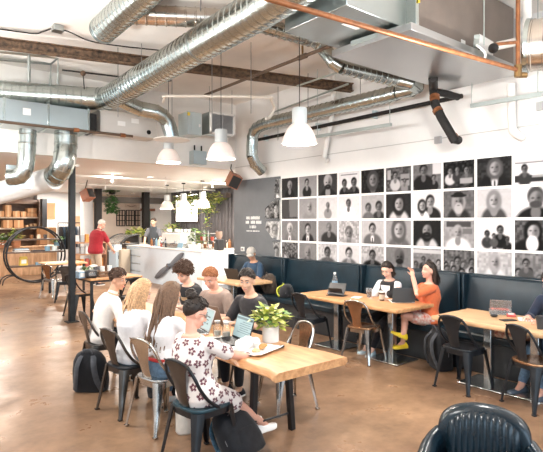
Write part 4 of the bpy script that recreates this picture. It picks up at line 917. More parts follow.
# hanging vine over the bar
p = atX(214, 192, 9.0); t = thing('hanging_vine', 'yellow-green trailing vine hung along the top of the corrugated wall', 'plant', (9.1, p.y + .9, 2.55)); rnd = random.Random(8); m = MB(); st = MB()
for k in range(26):
    y = rnd.uniform(-1.35, 1.7); L = rnd.choice((.15, .25, .4, .75)) * (1.4 if -.6 < y < .4 else .7); st.tube([(0, y, .1), (-.06, y, -L * .5), (-.05, y + .03, -L)], .005, 5)
    for j in range(int(18 + L * 50)):
        z = .15 - (L + .1) * rnd.random(); g = leafy(1, .09, .02, .12, rnd); b = V((-.05 + rnd.uniform(-.05, .05), y + rnd.uniform(-.07, .07), z)); m.add([v + b for v in g.v], g.f, g.m[0])
st.build('vines', LD[2], t); m.build('foliage', LF, t, sharp=80); MB().box((.05, .15, .08), (.18, 3.3, .14)).build('trough', M('back_bar_dark'), t)
potted('bushy green plant on the bar between espresso machine and rack', on(199, 7.5), BOT[1], .08, .12, 160, .28, .45, .12, LD, 3)
potted('green plant with red pot behind the barista', V((8.9, 16.6, 1.25)), BOT[3], .1, .15, 120, .3, .35, .13, LF, 5)
struct(MB().box((9.1, 16.6, 1.23), (.5, 1.2, .04)).build('trim_2', M('back_bar_dark')))
p = atY(112, 192, 17.5); t = thing('hanging_plant', 'dark green trailing plant hung from the low ceiling above the pastry case', 'plant', p); rnd = random.Random(2); MB().lathe([(.001, -.1), (.1, -.08), (.14, .06), (.13, .06)], n=16).build('pot', BLK, t); m = leafy(200, .22, .3, .14, rnd, z0=0); g = leafy(260, .2, .75, .13, rnd, droop=1, z0=-.75); m.add(g.v, g.f, 0); m.build('foliage', LD, t, sharp=80); MB().tube([(0, 0, .05), (0, 0, Z1 - p.z)], .008, 6).build('cord', BLK, t)
# pastry case
t = thing('pastry_case', 'curved-glass pastry case beyond the red-shirted man', 'display case', (6.95, 16.55, 0), PI / 2); w = 1.2
MB().box((0, -.1, .42), (w, .7, .84)).build('base', M('case_black', (.03, .03, .03), .4), t, .01)
arc = [(.30 - .62 * (1 - math.cos(a)) , .86 + .5 * math.sin(a)) for a in [PI / 2 * k / 12 for k in range(13)]]
for s in (-1, 1): MB().tube([(s * w / 2, y, z) for y, z in arc], .03, 10).build('side_frame', M('case_black'), t)
MB().grid(lambda u, v: ((u - .5) * w * .97, .30 - .62 * (1 - math.cos(v * PI / 2)), .86 + .5 * math.sin(v * PI / 2)), 4, 14, th=.008).build('curved_glass', CLEARP, t); MB().box((0, -.38, 1.1), (w, .03, .52)).build('back_panel', M('case_black'), t)
for z in (.86, 1.08): MB().box((0, -.12, z), (w * .95, .45, .012)).build('shelf', SS, t)
rnd = random.Random(6); GOLD = [M('baked_gold', (.55, .28, .09), .6, var=.25, scale=20), M('baked_brown', (.34, .15, .05), .6, var=.25, scale=20), M('baked_pale', (.70, .48, .24), .6, var=.2, scale=20)]
def croissant(s):
    m = MB(); pts = [(s * math.sin(a) * 1.0, s * .55 * math.cos(a), s * .3) for a in [-1.3 + 2.6 * k / 16 for k in range(17)]]; m.tube(pts, [s * (.10 + .28 * math.sin(PI * k / 16) * (1 + .12 * (k % 3 == 0))) for k in range(17)], 10); return m
for k in range(14):
    x, z = -.5 + (k % 7) * .165, (.866, 1.086)[k // 7]; o = croissant(.075).build('pastry', GOLD[k % 3], loc=t.matrix_basis @ V((x, -.06 + rnd.uniform(-.05, .05), z))); o.rotation_euler = (0, 0, rnd.uniform(0, 3)); tag(o, 'golden pastry on a shelf inside the curved pastry case', 'pastry', 'pastries in the glass case')
# counter right of case with planter
t = thing('side_counter', 'low counter between pastry case and the white drawers', 'counter', (7.35, 16.95, 0)); MB().box((.4, 0, .5), (.8, 1.0, 1.0)).build('cabinet', M('case_black'), t, .006); MB().box((.4, 0, 1.02), (.86, 1.04, .03)).build('worktop', CERW, t)
p = atX(135.5, 235, 7.75); potted('yellow-green plant in a white pot beside the black bar post', V((p.x, p.y, 1.06)), CERW, .13, .24, 140, .3, .28, .16, LF, 12)
p = at(117, 277.5, 0); t = thing('water_station', 'pale blue condiment stand between the red-shirted man and the bar', 'stand', (p.x, p.y, 0), .3); MB().box((0, 0, .42), (.36, .36, .84)).build('cabinet', M('pale_blue_paint', (.52, .64, .72), .4), t, .01); MB().box((0, 0, .86), (.40, .40, .04)).build('top', CERW, t); MB().box((0, -.183, .66), (.2, .01, .12)).build('waste_slot', PLB, t); MB().box((0, .05, .96), (.28, .22, .18)).build('cup_dispenser', M('pale_blue_paint'), t, .01)
p = at(125, 278, 0); t = thing('wooden_bin', 'beige cabinet beside the pale blue condiment stand', 'cabinet', (p.x, p.y + .2, 0), .2); MB().box((0, 0, .45), (.36, .36, .9)).build('body', M('beige_laminate', (.52, .44, .34), .5), t, .006); MB().box((0, -.185, .5), (.33, .01, .7)).build('door', M('beige_laminate'), t, .003)
# far-wall fittings: framed boards, grid frames
for k, (x, y, w, h, lab) in enumerate(((130, 218, .36, .65, 'left black grid frame on the peach far wall'), (139, 218, .36, .65, 'right black grid frame on the peach far wall'), (120.5, 218, .36, .65, 'black grid frame behind the pastry case'))):
    p = atY(x, y, 20.47); t = thing('grid_frame', lab, 'wall frame', p); m = MB()
    for i in range(4): m.box((-w / 2 + w * i / 3, -.03, 0), (.03, .03, h)); m.box((0, -.03, -h / 2 + h * i / 3), (w, .03, .03))
    m.build('grid', BLK, t); MB().box((0, -.012, 0), (w, .012, h)).build('backing', M('mesh_brown', (.60, .45, .35), .7), t)
p = atY(131, 206, 20.48); t = thing('wall_lamp', 'small pale logo plate on the peach far wall', 'sign', p); MB().box((0, -.02, 0), (.5, .03, .12)).build('plate', M('peach_plate', (.70, .55, .45), .5), t); MB().tube(smooth([(-.18, -.04, .02), (0, -.04, -.03), (.18, -.04, .02)], 5), .012, 8).build('arc_mark', M('far_brown', (.3, .18, .12), .6), t)
p = atY(157, 219, 19.5); t = thing('menu_board', 'green chalkboard menu behind the barista', 'sign', p); MB().box((0, 0, 0), (.95, .04, .75)).build('board', M('chalk_green', (.06, .13, .09), .6), t); fm = MB(); 
for s in (-1, 1): fm.box((s * .49, -.01, 0), (.05, .06, .82)); fm.box((0, -.01, s * .39), (1.0, .06, .05))
fm.build('frame', WOODM('frame_wood', (.2, .1, .05), (.3, .16, .08)), t)
p = atY(160, 210, 19.2); t = MB().box((0, 0, 0), (1.6, .3, .10)).build('wall_shelf', WOODM('red_shelf_wood', (.26, .09, .05), (.36, .15, .08)), loc=p); tag(t, 'reddish wooden shelf on the far wall above the barista', 'shelf')
# ------------------------------------------------------------------ retail corner on the far left
t = thing('storage_shelf', 'tall wooden storage shelving full of cardboard boxes in the far left corner', 'shelf', (2.0, 19.9, 0)); xr = atY(39, 220, 19.6).x - 2.0
za, zb = atY(20, 217.5, 19.6).z, atY(20, 228.5, 19.6).z
SHW = WOODM('shelf_board', (.62, .5, .38), (.75, .63, .5)); DKW = WOODM('barn_wood', (.09, .045, .025), (.18, .10, .06), (1, 1, 6))
for z in (za, zb, .5): MB().box((xr - 2.0, 0, z), (4.0, .6, .05)).build('shelf_board', SHW, t)
MB().box((xr - 2.0, .34, 1.35), (4.0, .04, 2.7)).build('back_panel', DKW, t); MB().box((xr, 0, 1.3), (.06, .6, 2.6)).build('upright', DKW, t); MB().box((xr - 2.9, 0, 1.3), (.06, .6, 2.6)).build('upright', DKW, t); MB().box((xr - 2, -.2, 2.5), (4, .1, .15)).build('header', DKW, t)
CARD = M('cardboard', (.40, .20, .09), .8, var=.12, scale=4); CARD2 = M('cardboard_light', (.56, .34, .19), .8, var=.1, scale=4)
def carton(x0, x1, y0, yb, Y, lab, grp, m=CARD):
    a, b = atY(x0, y0, Y), atY(x1, yb, Y); zt, z = a.z, b.z
    t = thing('cardboard_box', lab, 'box', ((a.x + b.x) / 2, Y + .2, z), 0, grp); MB().box((0, 0, (zt - z) / 2), (b.x - a.x - .02, .38, zt - z)).build('carton', m, t, .006); MB().box((0, -.192, (zt - z) / 2), (.06, .004, zt - z)).build('tape', M('packing_tape', (.50, .33, .18), .35), t); return t
for x0, x1, y0, lab in ((-4, 4.8, 211, 'cardboard box at the left end of the upper storage shelf'), (5, 11.8, 205, 'tall cardboard box on the upper storage shelf'), (12.5, 20.3, 211, 'low cardboard box right of the tall one on the upper shelf'), (20.6, 26.8, 211.5, 'small cardboard box in the middle of the upper storage shelf'), (27, 37.5, 213, 'lower one of two stacked boxes at the right end of the upper shelf')): carton(x0, x1, y0, 217, 19.55, lab, 'boxes on the upper storage shelf')
carton(27.5, 37, 208, 212.8, 19.55, 'upper one of two stacked boxes at the right end of the upper shelf', 'boxes on the upper storage shelf')
for x0, x1, lab in ((3, 13, 'wide cardboard box at the left of the lower storage shelf'), (13.5, 24, 'wide cardboard box in the middle of the lower storage shelf')): carton(x0, x1, 220, 228, 19.55, lab, 'boxes on the lower storage shelf')
for k, (x0, x1, y0) in enumerate(((25.5, 29, 225), (30, 33, 224), (33.5, 37, 223.5))): carton(x0, x1, y0, 228, 19.6, ('small pale carton, left of three on the lower shelf', 'small pale carton, middle of three on the lower shelf', 'small pale carton, right of three on the lower shelf')[k], 'small cartons on the lower storage shelf', CARD2)
Y = 18.3; a, b = atY(-20, 246, Y), atY(57, 246, Y); t = thing('plywood_counter', 'plywood display counter behind the ring shelf', 'counter', ((a.x + b.x) / 2, Y + .3, 0)); hw = (b.x - a.x) / 2
MB().box((0, 0, .46), (2 * hw, .6, .92)).build('cabinet', PLYW, t, .006); MB().box((0, -.02, .94), (2 * hw + .06, .68, .04)).build('worktop', PLYW, t, .004)
for k in range(7): MB().box((-hw + (k + .5) * 2 * hw / 7, -.306, .46), (2 * hw / 7 - .02, .012, .86)).build('panel', PLYW, t, .003)
carton(39.5, 57, 227.5, 244.3, 18.05, 'big pale cardboard box on the plywood counter behind the ring shelf', 'boxes on the counter', CARD)
# ring shelf
t = thing('ring_shelf', 'round double-ring black steel shelf standing by the storage corner', 'shelf', (4.1, 16.0, 0)); r = .80; zc = .83
for y in (-.16, .16): MB().tube([(r * math.cos(a), y, zc + r * math.sin(a)) for a in [2 * PI * k / 64 for k in range(64)]], .026, 10, closed=True).build('ring', BLK, t)
for z in (1.27, .90, .50):
    h = math.sqrt(r * r - (z - zc) ** 2); MB().box((0, 0, z), (2 * h, .32, .045)).build('shelf_board', WOODM('walnut', (.07, .045, .03), (.13, .08, .055)), t)
for y in (-.16, .16): MB().tube(smooth([(-.55, y, .25), (-.72, y, .24), (-.86, y, .15), (-.90, y, 0)], 5), .017, 8).build('foot', BLK, t); MB().tube(smooth([(.55, y, .25), (.72, y, .24), (.86, y, .15), (.90, y, 0)], 5), .017, 8).build('foot', BLK, t)
RS = lambda x, z, dy=0: V((4.1 + x, 16.0 + dy, z + .016))
potted('potted plant with lime leaves on the counter edge above the ring shelf', V((atY(16, 245, 18.1).x, 18.1, .965)), TERRA, .15, .26, 70, .17, .36, .14, LF, 21)
potted('terracotta pot with green leaves at the far left edge of the counter', V((atY(2, 245, 18.1).x, 18.1, .965)), TERRA, .15, .24, 60, .2, .22, .13, LD, 22)
potted('white-flecked trailing plant left of the ring shelf', V((atY(7, 245, 17.9).x, 18.05, .965)), BOT[2], .1, .12, 90, .2, .26, .10, [CERW, LD[1], LD[2]], 23)
potted('leafy green plant on the counter right of the ring shelf', V((atY(56, 245, 18.2).x, 18.1, .965)), BOT[4], .12, .15, 60, .2, .2, .11, LD, 24)
for k in range(4): tag(MB().box((0, 0, .012), (.42 - .02 * k, .26, .022)).build('book', (CERW, BOT[2], CERW, BOT[4])[k], bevel=.002, loc=RS(-.38, .905 + .024 * k - .005)), f'flat {("white", "dark", "white", "blue")[k]} book, {("bottom", "second", "third", "topmost")[k]} of the stack on the ring shelf', 'book', 'books on the ring shelf')
t = tag(MB().box((0, 0, .02), (.34, .24, .04)).build('dark_tray', BOT[2], loc=RS(.08, .90)), 'dark low tray on the middle board of the ring shelf', 'tray')
for k, x in enumerate((.40, .60)): tag(MB().lathe([(.001, 0), (.075, 0), (.08, .15), (.07, .15), (.065, .02), (.001, .02)], n=18).build('mug', (BOT[4], M('glaze_pale', (.62, .68, .68), .3))[k], loc=RS(x - .06, .90)), ('blue mug on the middle board of the ring shelf', 'pale grey mug at the right end of the ring shelf')[k], 'mug', 'mugs on the ring shelf')
t = thing('coffee_bag', 'yellow bag of coffee on the lowest board of the ring shelf', 'bag', RS(-.32, .50)); MB().box((0, 0, .12), (.24, .12, .24), taper=.85).build('pouch', M('bag_yellow', (.72, .52, .10), .5), t, .015); MB().box((0, -.062, .12), (.13, .006, .11)).build('bag_label', PAPER, t); MB().box((0, 0, .25), (.2, .02, .03)).build('bag_fold', M('bag_yellow'), t)
tag(MB().box((0, 0, .04), (.18, .1, .08)).build('small_box', BOT[4], bevel=.006, loc=RS(.1, .50)), 'small blue box on the lowest board of the ring shelf', 'box')
for k, x in enumerate((-.1, .1, .28)): tag(MB().lathe([(.001, 0), (.05, 0), (.055, .12), (.001, .13)], n=14).build('jar', (BOT[0], BOT[1], BOT[2])[k], loc=RS(x, 1.27)), f'{("amber", "cream", "dark")[k]} jar on the top board of the ring shelf', 'jar', 'jars on the ring shelf')
# far-left wall pieces: white wall pier with picture, garment rack
p = atY(49, 212, 20.0); struct(MB().box((p.x + .45, 20.2, 1.45), (1.75, .5, 2.9)).build('wall_pier', WHITE))
p = atY(50.5, 211, 19.93); t = thing('framed_picture', 'wooden framed picture on the white pier in the far left corner', 'picture', p); MB().box((0, 0, 0), (.34, .03, .6)).build('frame', WOODM('frame_oak', (.5, .28, .13), (.65, .4, .2)), t); MB().box((0, -.018, 0), (.24, .01, .5)).build('print', M('warm_print', (.50, .25, .12), .6), t)
p = atY(43.5, 224, 19.2); t = MB().box((0, 0, 1.3), (.16, .3, 2.6)).build('dark_post', BLK, loc=(p.x, 19.2, 0)); tag(t, 'dark post at the right end of the storage shelving', 'post')
Y = 18.6; a, b = atY(58, 221, Y), atY(82, 221, Y); t = thing('garment_rack', 'garment rail with dark shirts behind the slim black post', 'clothes rack', ((a.x + b.x) / 2, Y, 0)); hw = (b.x - a.x) / 2; MB().tube([(-hw, 0, 1.75), (hw, 0, 1.75)], .018, 8).build('rail', BLK, t)
for s in (-1, 1): MB().tube([(s * hw, 0, 0), (s * hw, 0, 1.75)], .018, 8).build('upright', BLK, t); MB().tube([(s * hw, -.25, .02), (s * hw, .25, .02)], .018, 8).build('foot', BLK, t)
cm = [M('garment_%d' % k, c, .9) for k, c in enumerate(((.02, .02, .025), (.05, .08, .12), (.03, .03, .03), (.06, .12, .2), (.35, .10, .08), (.4, .4, .42)))]
for k in range(9):
    x = -hw + .1 + k * (2 * hw - .2) / 8; m = MB(); rs = []
    for z, w, d in ((0, .20, .05), (-.2, .22, .06), (-.55, .22, .07), (-.8, .24, .06)): rs.append([V((d * .6 * math.cos(q), w * math.sin(q), z)) for q in [2 * PI * j / 14 for j in range(14)]])
    m.rings(rs); g = thing('shirt', f'hanging {("black", "navy", "black", "blue", "red", "black", "navy", "grey", "black")[k]} shirt on the garment rail, {("first", "second", "third", "fourth", "fifth", "sixth", "seventh", "eighth", "last")[k]} from its left end', 'shirt', (t.location.x + x, Y, 1.62), 0, 'shirts on the garment rail'); m.build('fabric', cm[(0, 1, 2, 3, 4, 0, 1, 5, 2)[k]], g); MB().tube([(0, 0, 0), (0, 0, .11)], .006, 6).build('hanger_hook', SS, g)
# shelf with goods behind the red-shirted man
a = atY(92, 262, 16.4); t = thing('goods_shelf', 'low wooden shelf of packaged goods left of the red-shirted man', 'shelf', (a.x - .1, 16.4, 0))
for z in (.35, .75, 1.12): MB().box((0, 0, z), (1.0, .4, .04)).build('shelf_board', WOODM('goods_wood', (.36, .18, .10), (.5, .28, .16)), t)
for s in (-1, 1): MB().box((s * .5, 0, .58), (.04, .4, 1.16)).build('side_panel', WOODM('goods_wood'), t)
gm = [M('pack_orange', (.68, .28, .06), .5), M('pack_grey', (.4, .42, .44), .4), M('pack_red', (.45, .08, .06), .5), M('pack_white', (.72, .7, .68), .5)]
for k in range(18):
    z = (.37, .77, 1.14)[k // 6]; o = MB().box((0, 0, .11), (.12, .12, .2 + .03 * (k % 3)), taper=.9).build('packet', gm[(0, 0, 2, 0, 3, 0, 1, 1, 3, 1, 2, 1, 3, 1, 0, 1, 3, 2)[k]], bevel=.01, loc=(t.location.x - .4 + (k % 6) * .155, 16.34, z + .01)); tag(o, f'{("orange", "orange", "red", "orange", "white", "orange", "grey", "grey", "white", "grey", "red", "grey", "white", "grey", "orange", "grey", "white", "red")[k]} packet on the {("bottom", "middle", "top")[k // 6]} board of the low goods shelf', 'packet', 'packets on the goods shelf')
tag(MB().box((0, 0, 0), (.75, .05, 2.0)).build('room_divider', PLYW, loc=(atY(81, 230, 19.6).x, 19.6, 1.0)), 'tall pale wooden panel behind the goods shelf', 'panel')
# ------------------------------------------------------------------ things on the tables and the floor
TZ = .743; BZ = .736
def tb(x, y): return at(x, y, BZ).xy
def laptop(label, p, rot, w=.31, d=.21, op=108, body=ALU, back=None, lit=True):
    t = thing('laptop', label, 'laptop', p, math.radians(rot)); MB().box((0, d / 2, .008), (w, d, .014)).build('base', body, t, .004)
    k = MB()
    for r in range(5):
        for q in range(12): k.box((-w * .42 + q * w * .84 / 11, .035 + r * .019, .0165), (w * .062, .015, .003))
    k.build('keyboard', PLB, t); MB().box((0, d * .78, .0157), (.10, .06, .0015)).build('trackpad', body, t)
    a = math.radians(op); R = Matrix.Rotation(a - PI / 2, 3, 'X'); ln = d * 1.0; c = V((0, -.002, .012)) + R @ V((0, 0, ln / 2)); l = MB().box(c, (w, .008, ln), R).build('lid', back or body, t, .003)
    MB().box(c + R @ V((0, .0048, .003)), (w - .018, .0015, ln - .024), R).build('screen', SCRN if lit else PLB, l); MB().box((0, 0, .013), (w * .7, .012, .012)).build('hinge', PLB, t)
    return t, R, c, l
# local +y of a laptop points to its user
t, R, c, l = laptop('open laptop with lit screen facing the woman with braids', (2.56, 4.16, TZ), 78, body=ALU)
m = MB(); [m.box(c + R @ V((x, .006, z)), (w, .0008, h), R) for x, z, w, h in ((-.03, .03, .13, .012), (-.02, 0, .10, .009), (.0, -.035, .03, .012), (-.06, -.035, .03, .012), (.06, -.035, .03, .012))]; m.build('screen_text', M('screen_dark', (.05, .07, .08), .4), l)
t, R, c, l = laptop('open laptop with pale screen beside the plant, facing the woman in the flowered dress', (2.60, 3.62, TZ), 82, body=BLK)
m = MB(); m.box(c + R @ V((0, .0062, .075)), (.28, .0008, .02), R); [m.box(c + R @ V((-.05 + .02 * (k % 2), .0062, .045 - k * .018)), (.15 + .04 * (k % 3), .0008, .005), R) for k in range(6)]; m.build('screen_text', M('screen_grey', (.12, .18, .2), .4), l)
laptop('brown-backed laptop seen from behind, in front of the man with the necklace', (2.80, 4.36, TZ), -80, back=M('laptop_brown', (.20, .15, .12), .35, .4), op=112)
laptop('black laptop on the small table before the man in the grey cap', (5.34, 7.62, BZ), -78, body=PLB, op=115, w=.34)
laptop('dark tablet with a white keyboard in front of the woman in orange', (5.48, 4.02, BZ), -38, body=CERW, back=M('case_slate', (.05, .07, .085), .5), w=.30, d=.21, op=112, lit=False)
t = thing('tablet', 'small dark tablet propped on its folded cover beside the water bottle', 'tablet', (5.30, 5.02, BZ), math.radians(-70)); R = eul(-35, 0, 0); MB().box((0, 0, .095), (.26, .010, .19), R).build('slab', PLB, t, .004); MB().box((0, -.01, .005), (.26, .16, .008)).build('cover_base', PLB, t, .003); MB().box((0, -.045, .06), (.2, .006, .12), eul(30, 0, 0)).build('cover_stand', PLB, t); MB().box(V((0, 0, .095)) + R @ V((0, .0058, 0)), (.24, .001, .17), R).build('screen', M('screen_dark'), t)
def glassjar(p, label):
    t = thing('glass_bottle', label, 'bottle', p, 0, 'glass bottles on the slab table'); MB().lathe([(.001, 0), (.034, 0), (.036, .01), (.036, .09), (.026, .115), (.024, .13), (.022, .13), (.033, .088), (.033, .012), (.001, .010)], n=20).build('glass', GLASS, t); MB().lathe([(.001, .128), (.027, .128), (.027, .142), (.001, .142)], n=18).build('lid', M('lid_grey', (.5, .5, .48), .4, .5), t); MB().lathe([(.001, .012), (.032, .012), (.032, .05), (.001, .05)], n=18).build('drink', M('milky', (.72, .66, .58), .3), t)
glassjar((2.55, 3.90, TZ), 'small glass bottle between the two laptops, the one nearer the braided woman'); glassjar((2.58, 3.80, TZ), 'small glass bottle between the two laptops, the one nearer the pale screen')
potted('bushy lime-green plant in a white pot on the near end of the slab table', V((2.80, 3.44, TZ)), CERW, .072, .135, 190, .125, .19, .075, LF, 31, sq=True)
# paper tray and pastry
t = thing('paper_tray', 'white paper-lined tray near the bare end of the slab table', 'tray', (2.50, 3.24, TZ), .3); rnd = random.Random(5)
MB().grid(lambda u, v: ((u - .5) * .36, (v - .5) * .27, .012 + .05 * max(0, abs(u - .5) * 2 - .8) + .05 * max(0, abs(v - .5) * 2 - .75) + .004 * math.sin(u * 31) * math.sin(v * 23)), 20, 16, th=.003).build('liner', PAPER, t); 
m = MB()
for (x, y, z, r) in ((-.09, .09, .05, .065), (.0, .10, .055, .06), (.09, .085, .04, .05)):
    m.ell((x, y, z), (r, r * .8, r * .85), nu=20, nv=14)
for i, p in enumerate(m.v): m.v[i] = p + V((math.sin(p.y * 120 + p.z * 90), math.sin(p.x * 140 + p.z * 70), math.sin(p.x * 110 + p.y * 130))) * .006
m.build('crumpled_paper', PAPER, t, sharp=15)
o = croissant(.058).build('pastry', GOLD[0], loc=(2.545, 3.19, TZ + .022)); o.rotation_euler = (0, 0, .5); tag(o, 'golden pastry on the white paper tray', 'pastry')
m = MB(); [m.ell((rnd.uniform(-.02, .02), rnd.uniform(-.02, .02), .012), (.016, .013, .012), nu=8, nv=6) for _ in range(7)]; o = m.build('crumbled_pastry', GOLD[2], loc=(2.44, 3.19, TZ + .016)); tag(o, 'broken pale pastry piece beside the golden one on the paper tray', 'pastry')
t = tag(MB().ell((0, 0, .012), (.03, .018, .012)).build('dark_pebble', PLB, loc=(2.72, 3.20, TZ)), 'small dark object on the bare end of the slab table', 'small object')
for k, (x, y, r, lab) in enumerate(((2.40, 3.52, .2, 'white sheet of paper under the hand of the woman in the flowered dress'), (2.48, 3.76, -.3, 'white sheet of paper beside the two glass bottles'), (2.4, 4.6, .1, 'open notebook page before the blond woman'))): tag(MB().box((0, 0, .0015), (.21, .29, .003)).build('paper_sheet', PAPER, loc=(x, y, TZ), rot=r), lab, 'paper')
t = tag(MB().box((0, 0, .004), (.075, .15, .008)).build('phone', PLB, bevel=.002, loc=(2.42, 3.66, TZ + .004), rot=.9), 'black phone lying on the white paper by the pale-screen laptop', 'phone')
t = thing('drink_cup', 'clear plastic cup of iced drink before the braided woman', 'cup', (2.36, 4.34, TZ)); MB().lathe([(.001, 0), (.03, 0), (.042, .12), (.040, .12), (.028, .004), (.001, .004)], n=20).build('cup', CLEARP, t); MB().lathe([(.001, .005), (.027, .005), (.036, .085), (.001, .085)], n=18).build('drink', M('iced_pale', (.62, .66, .66), .2), t)
# bench table things
p = V((5.55, 5.30, BZ)); t = thing('water_bottle', 'clear plastic water bottle standing at the left end of the middle bench table', 'bottle', p); t.scale = (1.15, 1.15, 1.25); MB().lathe([(.001, 0), (.034, 0), (.036, .02), (.034, .06), (.036, .10), (.036, .15), (.018, .195), (.014, .215), (.001, .215)], n=20).build('bottle', CLEARP, t); MB().lathe([(.001, .213), (.017, .213), (.017, .235), (.001, .235)], n=16).build('cap', CERW, t); MB().lathe([(.0365, .08), (.0375, .08), (.0375, .13), (.0365, .13)], n=20, caps=False).build('label_band', M('label_blue', (.25, .42, .58), .5), t)
def togo(p, label, m_cup, m_lid, m_sl=None, clear=False, h=.115):
    t = thing('coffee_cup', label, 'cup', p); MB().lathe([(.001, 0), (.031, 0), (.043, h), (.041, h), (.029, .004), (.001, .004)], n=22).build('cup', m_cup, t)
    MB().lathe([(.001, h + .014), (.038, h + .014), (.040, h + .004), (.046, h + .003), (.046, h - .004), (.001, h - .004)], n=22).build('lid', m_lid, t)
    if m_sl: MB().lathe([(.0345, .02), (.036, .02), (.0425, .085), (.041, .085)], n=22, caps=False).build('sleeve', m_sl, t)
    if clear: MB().lathe([(.001, .005), (.028, .005), (.037, .075), (.001, .075)], n=18).build('drink', M('coffee_liquid', (.10, .04, .02), .2), t)
togo(V((5.52, 4.62, BZ)), 'clear cup half full of dark coffee in front of the woman in the vest', CLEARP, CLEARP, clear=True)
togo(V((5.42, 4.32, BZ)), 'white-lidded dark cup beside the tablet with white keyboard', M('sleeve_brown', (.10, .05, .03), .6), CERW, M('sleeve_pale', (.55, .45, .36), .7))
tag(MB().box((0, 0, .003), (.16, .12, .006)).build('napkin', PAPER, loc=(5.38, 4.72, BZ), rot=.4), 'white napkin flat on the middle bench table between tablet and coffee', 'napkin')
t = thing('food_box', 'open clear plastic food box with red contents on the right-hand bench table', 'food box', (*tb(500, 314), BZ), math.radians(-60)); MB().box((0, 0, .025), (.22, .14, .05), taper=1.08).build('tray', CLEARP, t, .008); MB().box((0, -.125, .12), (.22, .012, .15), eul(35, 0, 0)).build('lid', CLEARP, t, .006); m = MB(); rnd = random.Random(3); [m.ell((rnd.uniform(-.08, .08), rnd.uniform(-.04, .04), .055), (.02, .018, .015), nu=8, nv=6) for _ in range(12)]; m.build('fruit', M('fruit_red', (.50, .05, .04), .4), t)
tag(MB().ell((0, 0, .018), (.05, .035, .018)).build('sunglasses_case', PLB, loc=(*tb(494, 317), BZ)), 'small black rounded case left of the open food box', 'case')
t = thing('wallet', 'red and white folded packet beside the open food box', 'packet', (*tb(511, 316), BZ), .5); MB().box((0, 0, .012), (.16, .09, .022)).build('cover', M('wallet_red', (.5, .09, .08), .5), t, .004); MB().box((0, 0, .025), (.10, .06, .004)).build('card', PAPER, t)
tag(MB().box((0, 0, .004), (.085, .16, .009)).build('phone', PLB, bevel=.003, loc=(*tb(508, 320.5), BZ), rot=1.1), 'black phone at the front edge of the right-hand bench table', 'phone')
tag(MB().box((0, 0, .006), (.18, .15, .012)).build('napkin', PAPER, bevel=.002, loc=(*tb(526, 320), BZ), rot=.5), 'folded white napkin on the right-hand bench table beside the black cup', 'napkin')
togo(V((*tb(540.5, 329), BZ)), 'black coffee cup before the person in navy at the right edge', M('cup_black', (.03, .035, .04), .5), PLB)
# cup table things
CZ = .753
def cupt(x, y, yy): q = atY(x, 268, yy); return V((q.x, yy, CZ))
t = thing('napkin_dispenser', 'black rounded napkin dispenser at the front corner of the cup table', 'napkin holder', cupt(91, 0, 9.32)); MB().box((0, 0, .075), (.20, .13, .15)).build('case', PLB, t, .03); MB().box((0, -.066, .08), (.12, .004, .06)).build('slot', SS, t)
t = thing('straw_tray', 'pale blue box at the left corner of the cup table', 'box', cupt(81, 0, 9.5)); MB().box((0, 0, .06), (.16, .24, .12)).build('case', M('tray_blue', (.30, .45, .58), .4), t, .006); MB().box((0, -.122, .06), (.10, .004, .07)).build('window', PAPER, t); MB().box((0, 0, .122), (.13, .2, .006)).build('rim', CERW, t)
t = thing('wooden_crate', 'dark wooden slatted tray on the cup table', 'crate', cupt(108, 0, 9.5))
for z in (.03, .085): 
    for s in (-1, 1): MB().box((0, s * .15, z), (.44, .015, .045)).build('slat', CRATEW, t, .002); MB().box((s * .22, 0, z), (.015, .3, .045)).build('slat', CRATEW, t, .002)
MB().box((0, 0, .008), (.43, .3, .012)).build('floor_board', CRATEW, t)
for k, (x, yy, hh) in enumerate(((102.5, 9.45, .17), (109.5, 9.47, .18))):
    p = cupt(x, 0, yy); p.z += .016; t = thing('paper_cup_stack', f'{("left", "right")[k]} one of two tall white paper cup stacks in the wooden tray', 'cup stack', p, 0, 'paper cup stacks'); m = MB().lathe([(.001, 0), (.033, 0), (.045, hh), (.047, hh + .004), (.043, hh + .006), (.03, .01), (.001, .01)], n=20); m.build('cups', CUPW, t); MB().lathe([(.043, hh - .03), (.046, hh - .03), (.047, hh - .024), (.043, hh - .024)], n=20, caps=False).build('rim', PAPER, t)
for k, (x, yy) in enumerate(((96, 9.72), (99, 9.78))): tag(MB().lathe([(.001, 0), (.045, 0), (.05, .16), (.045, .17), (.001, .17)], n=20).build('dark_tumbler', BOT[2], loc=cupt(x, 0, yy)), f'dark tumbler behind the napkin dispenser, {("left", "right")[k]} one of two', 'tumbler', 'dark tumblers on the cup table')
tag(MB().lathe([(.001, 0), (.06, 0), (.065, .15), (.05, .18), (.001, .18)], n=20).build('white_jar', M('jar_white', (.74, .70, .68), .3), loc=cupt(79.5, 0, 9.95)), 'white jar at the back left corner of the cup table', 'jar')
potted('tiny green plant in a pale pot on the cup table', cupt(87, 0, 9.8), CUPW, .05, .08, 60, .08, .12, .07, LD, 41)
m = MB(); m.ell((0, 0, .09), (.13, .1, .09), nu=20, nv=14)
for i, p in enumerate(m.v): m.v[i] = p + V((math.sin(p.y * 60 + p.z * 50), math.sin(p.x * 70), math.sin(p.x * 50 + p.y * 60))) * .012
tag(m.build('paper_wad', PAPER, loc=cupt(93, 0, 9.98), sharp=15), 'crumpled white paper bag at the back of the cup table', 'paper bag')
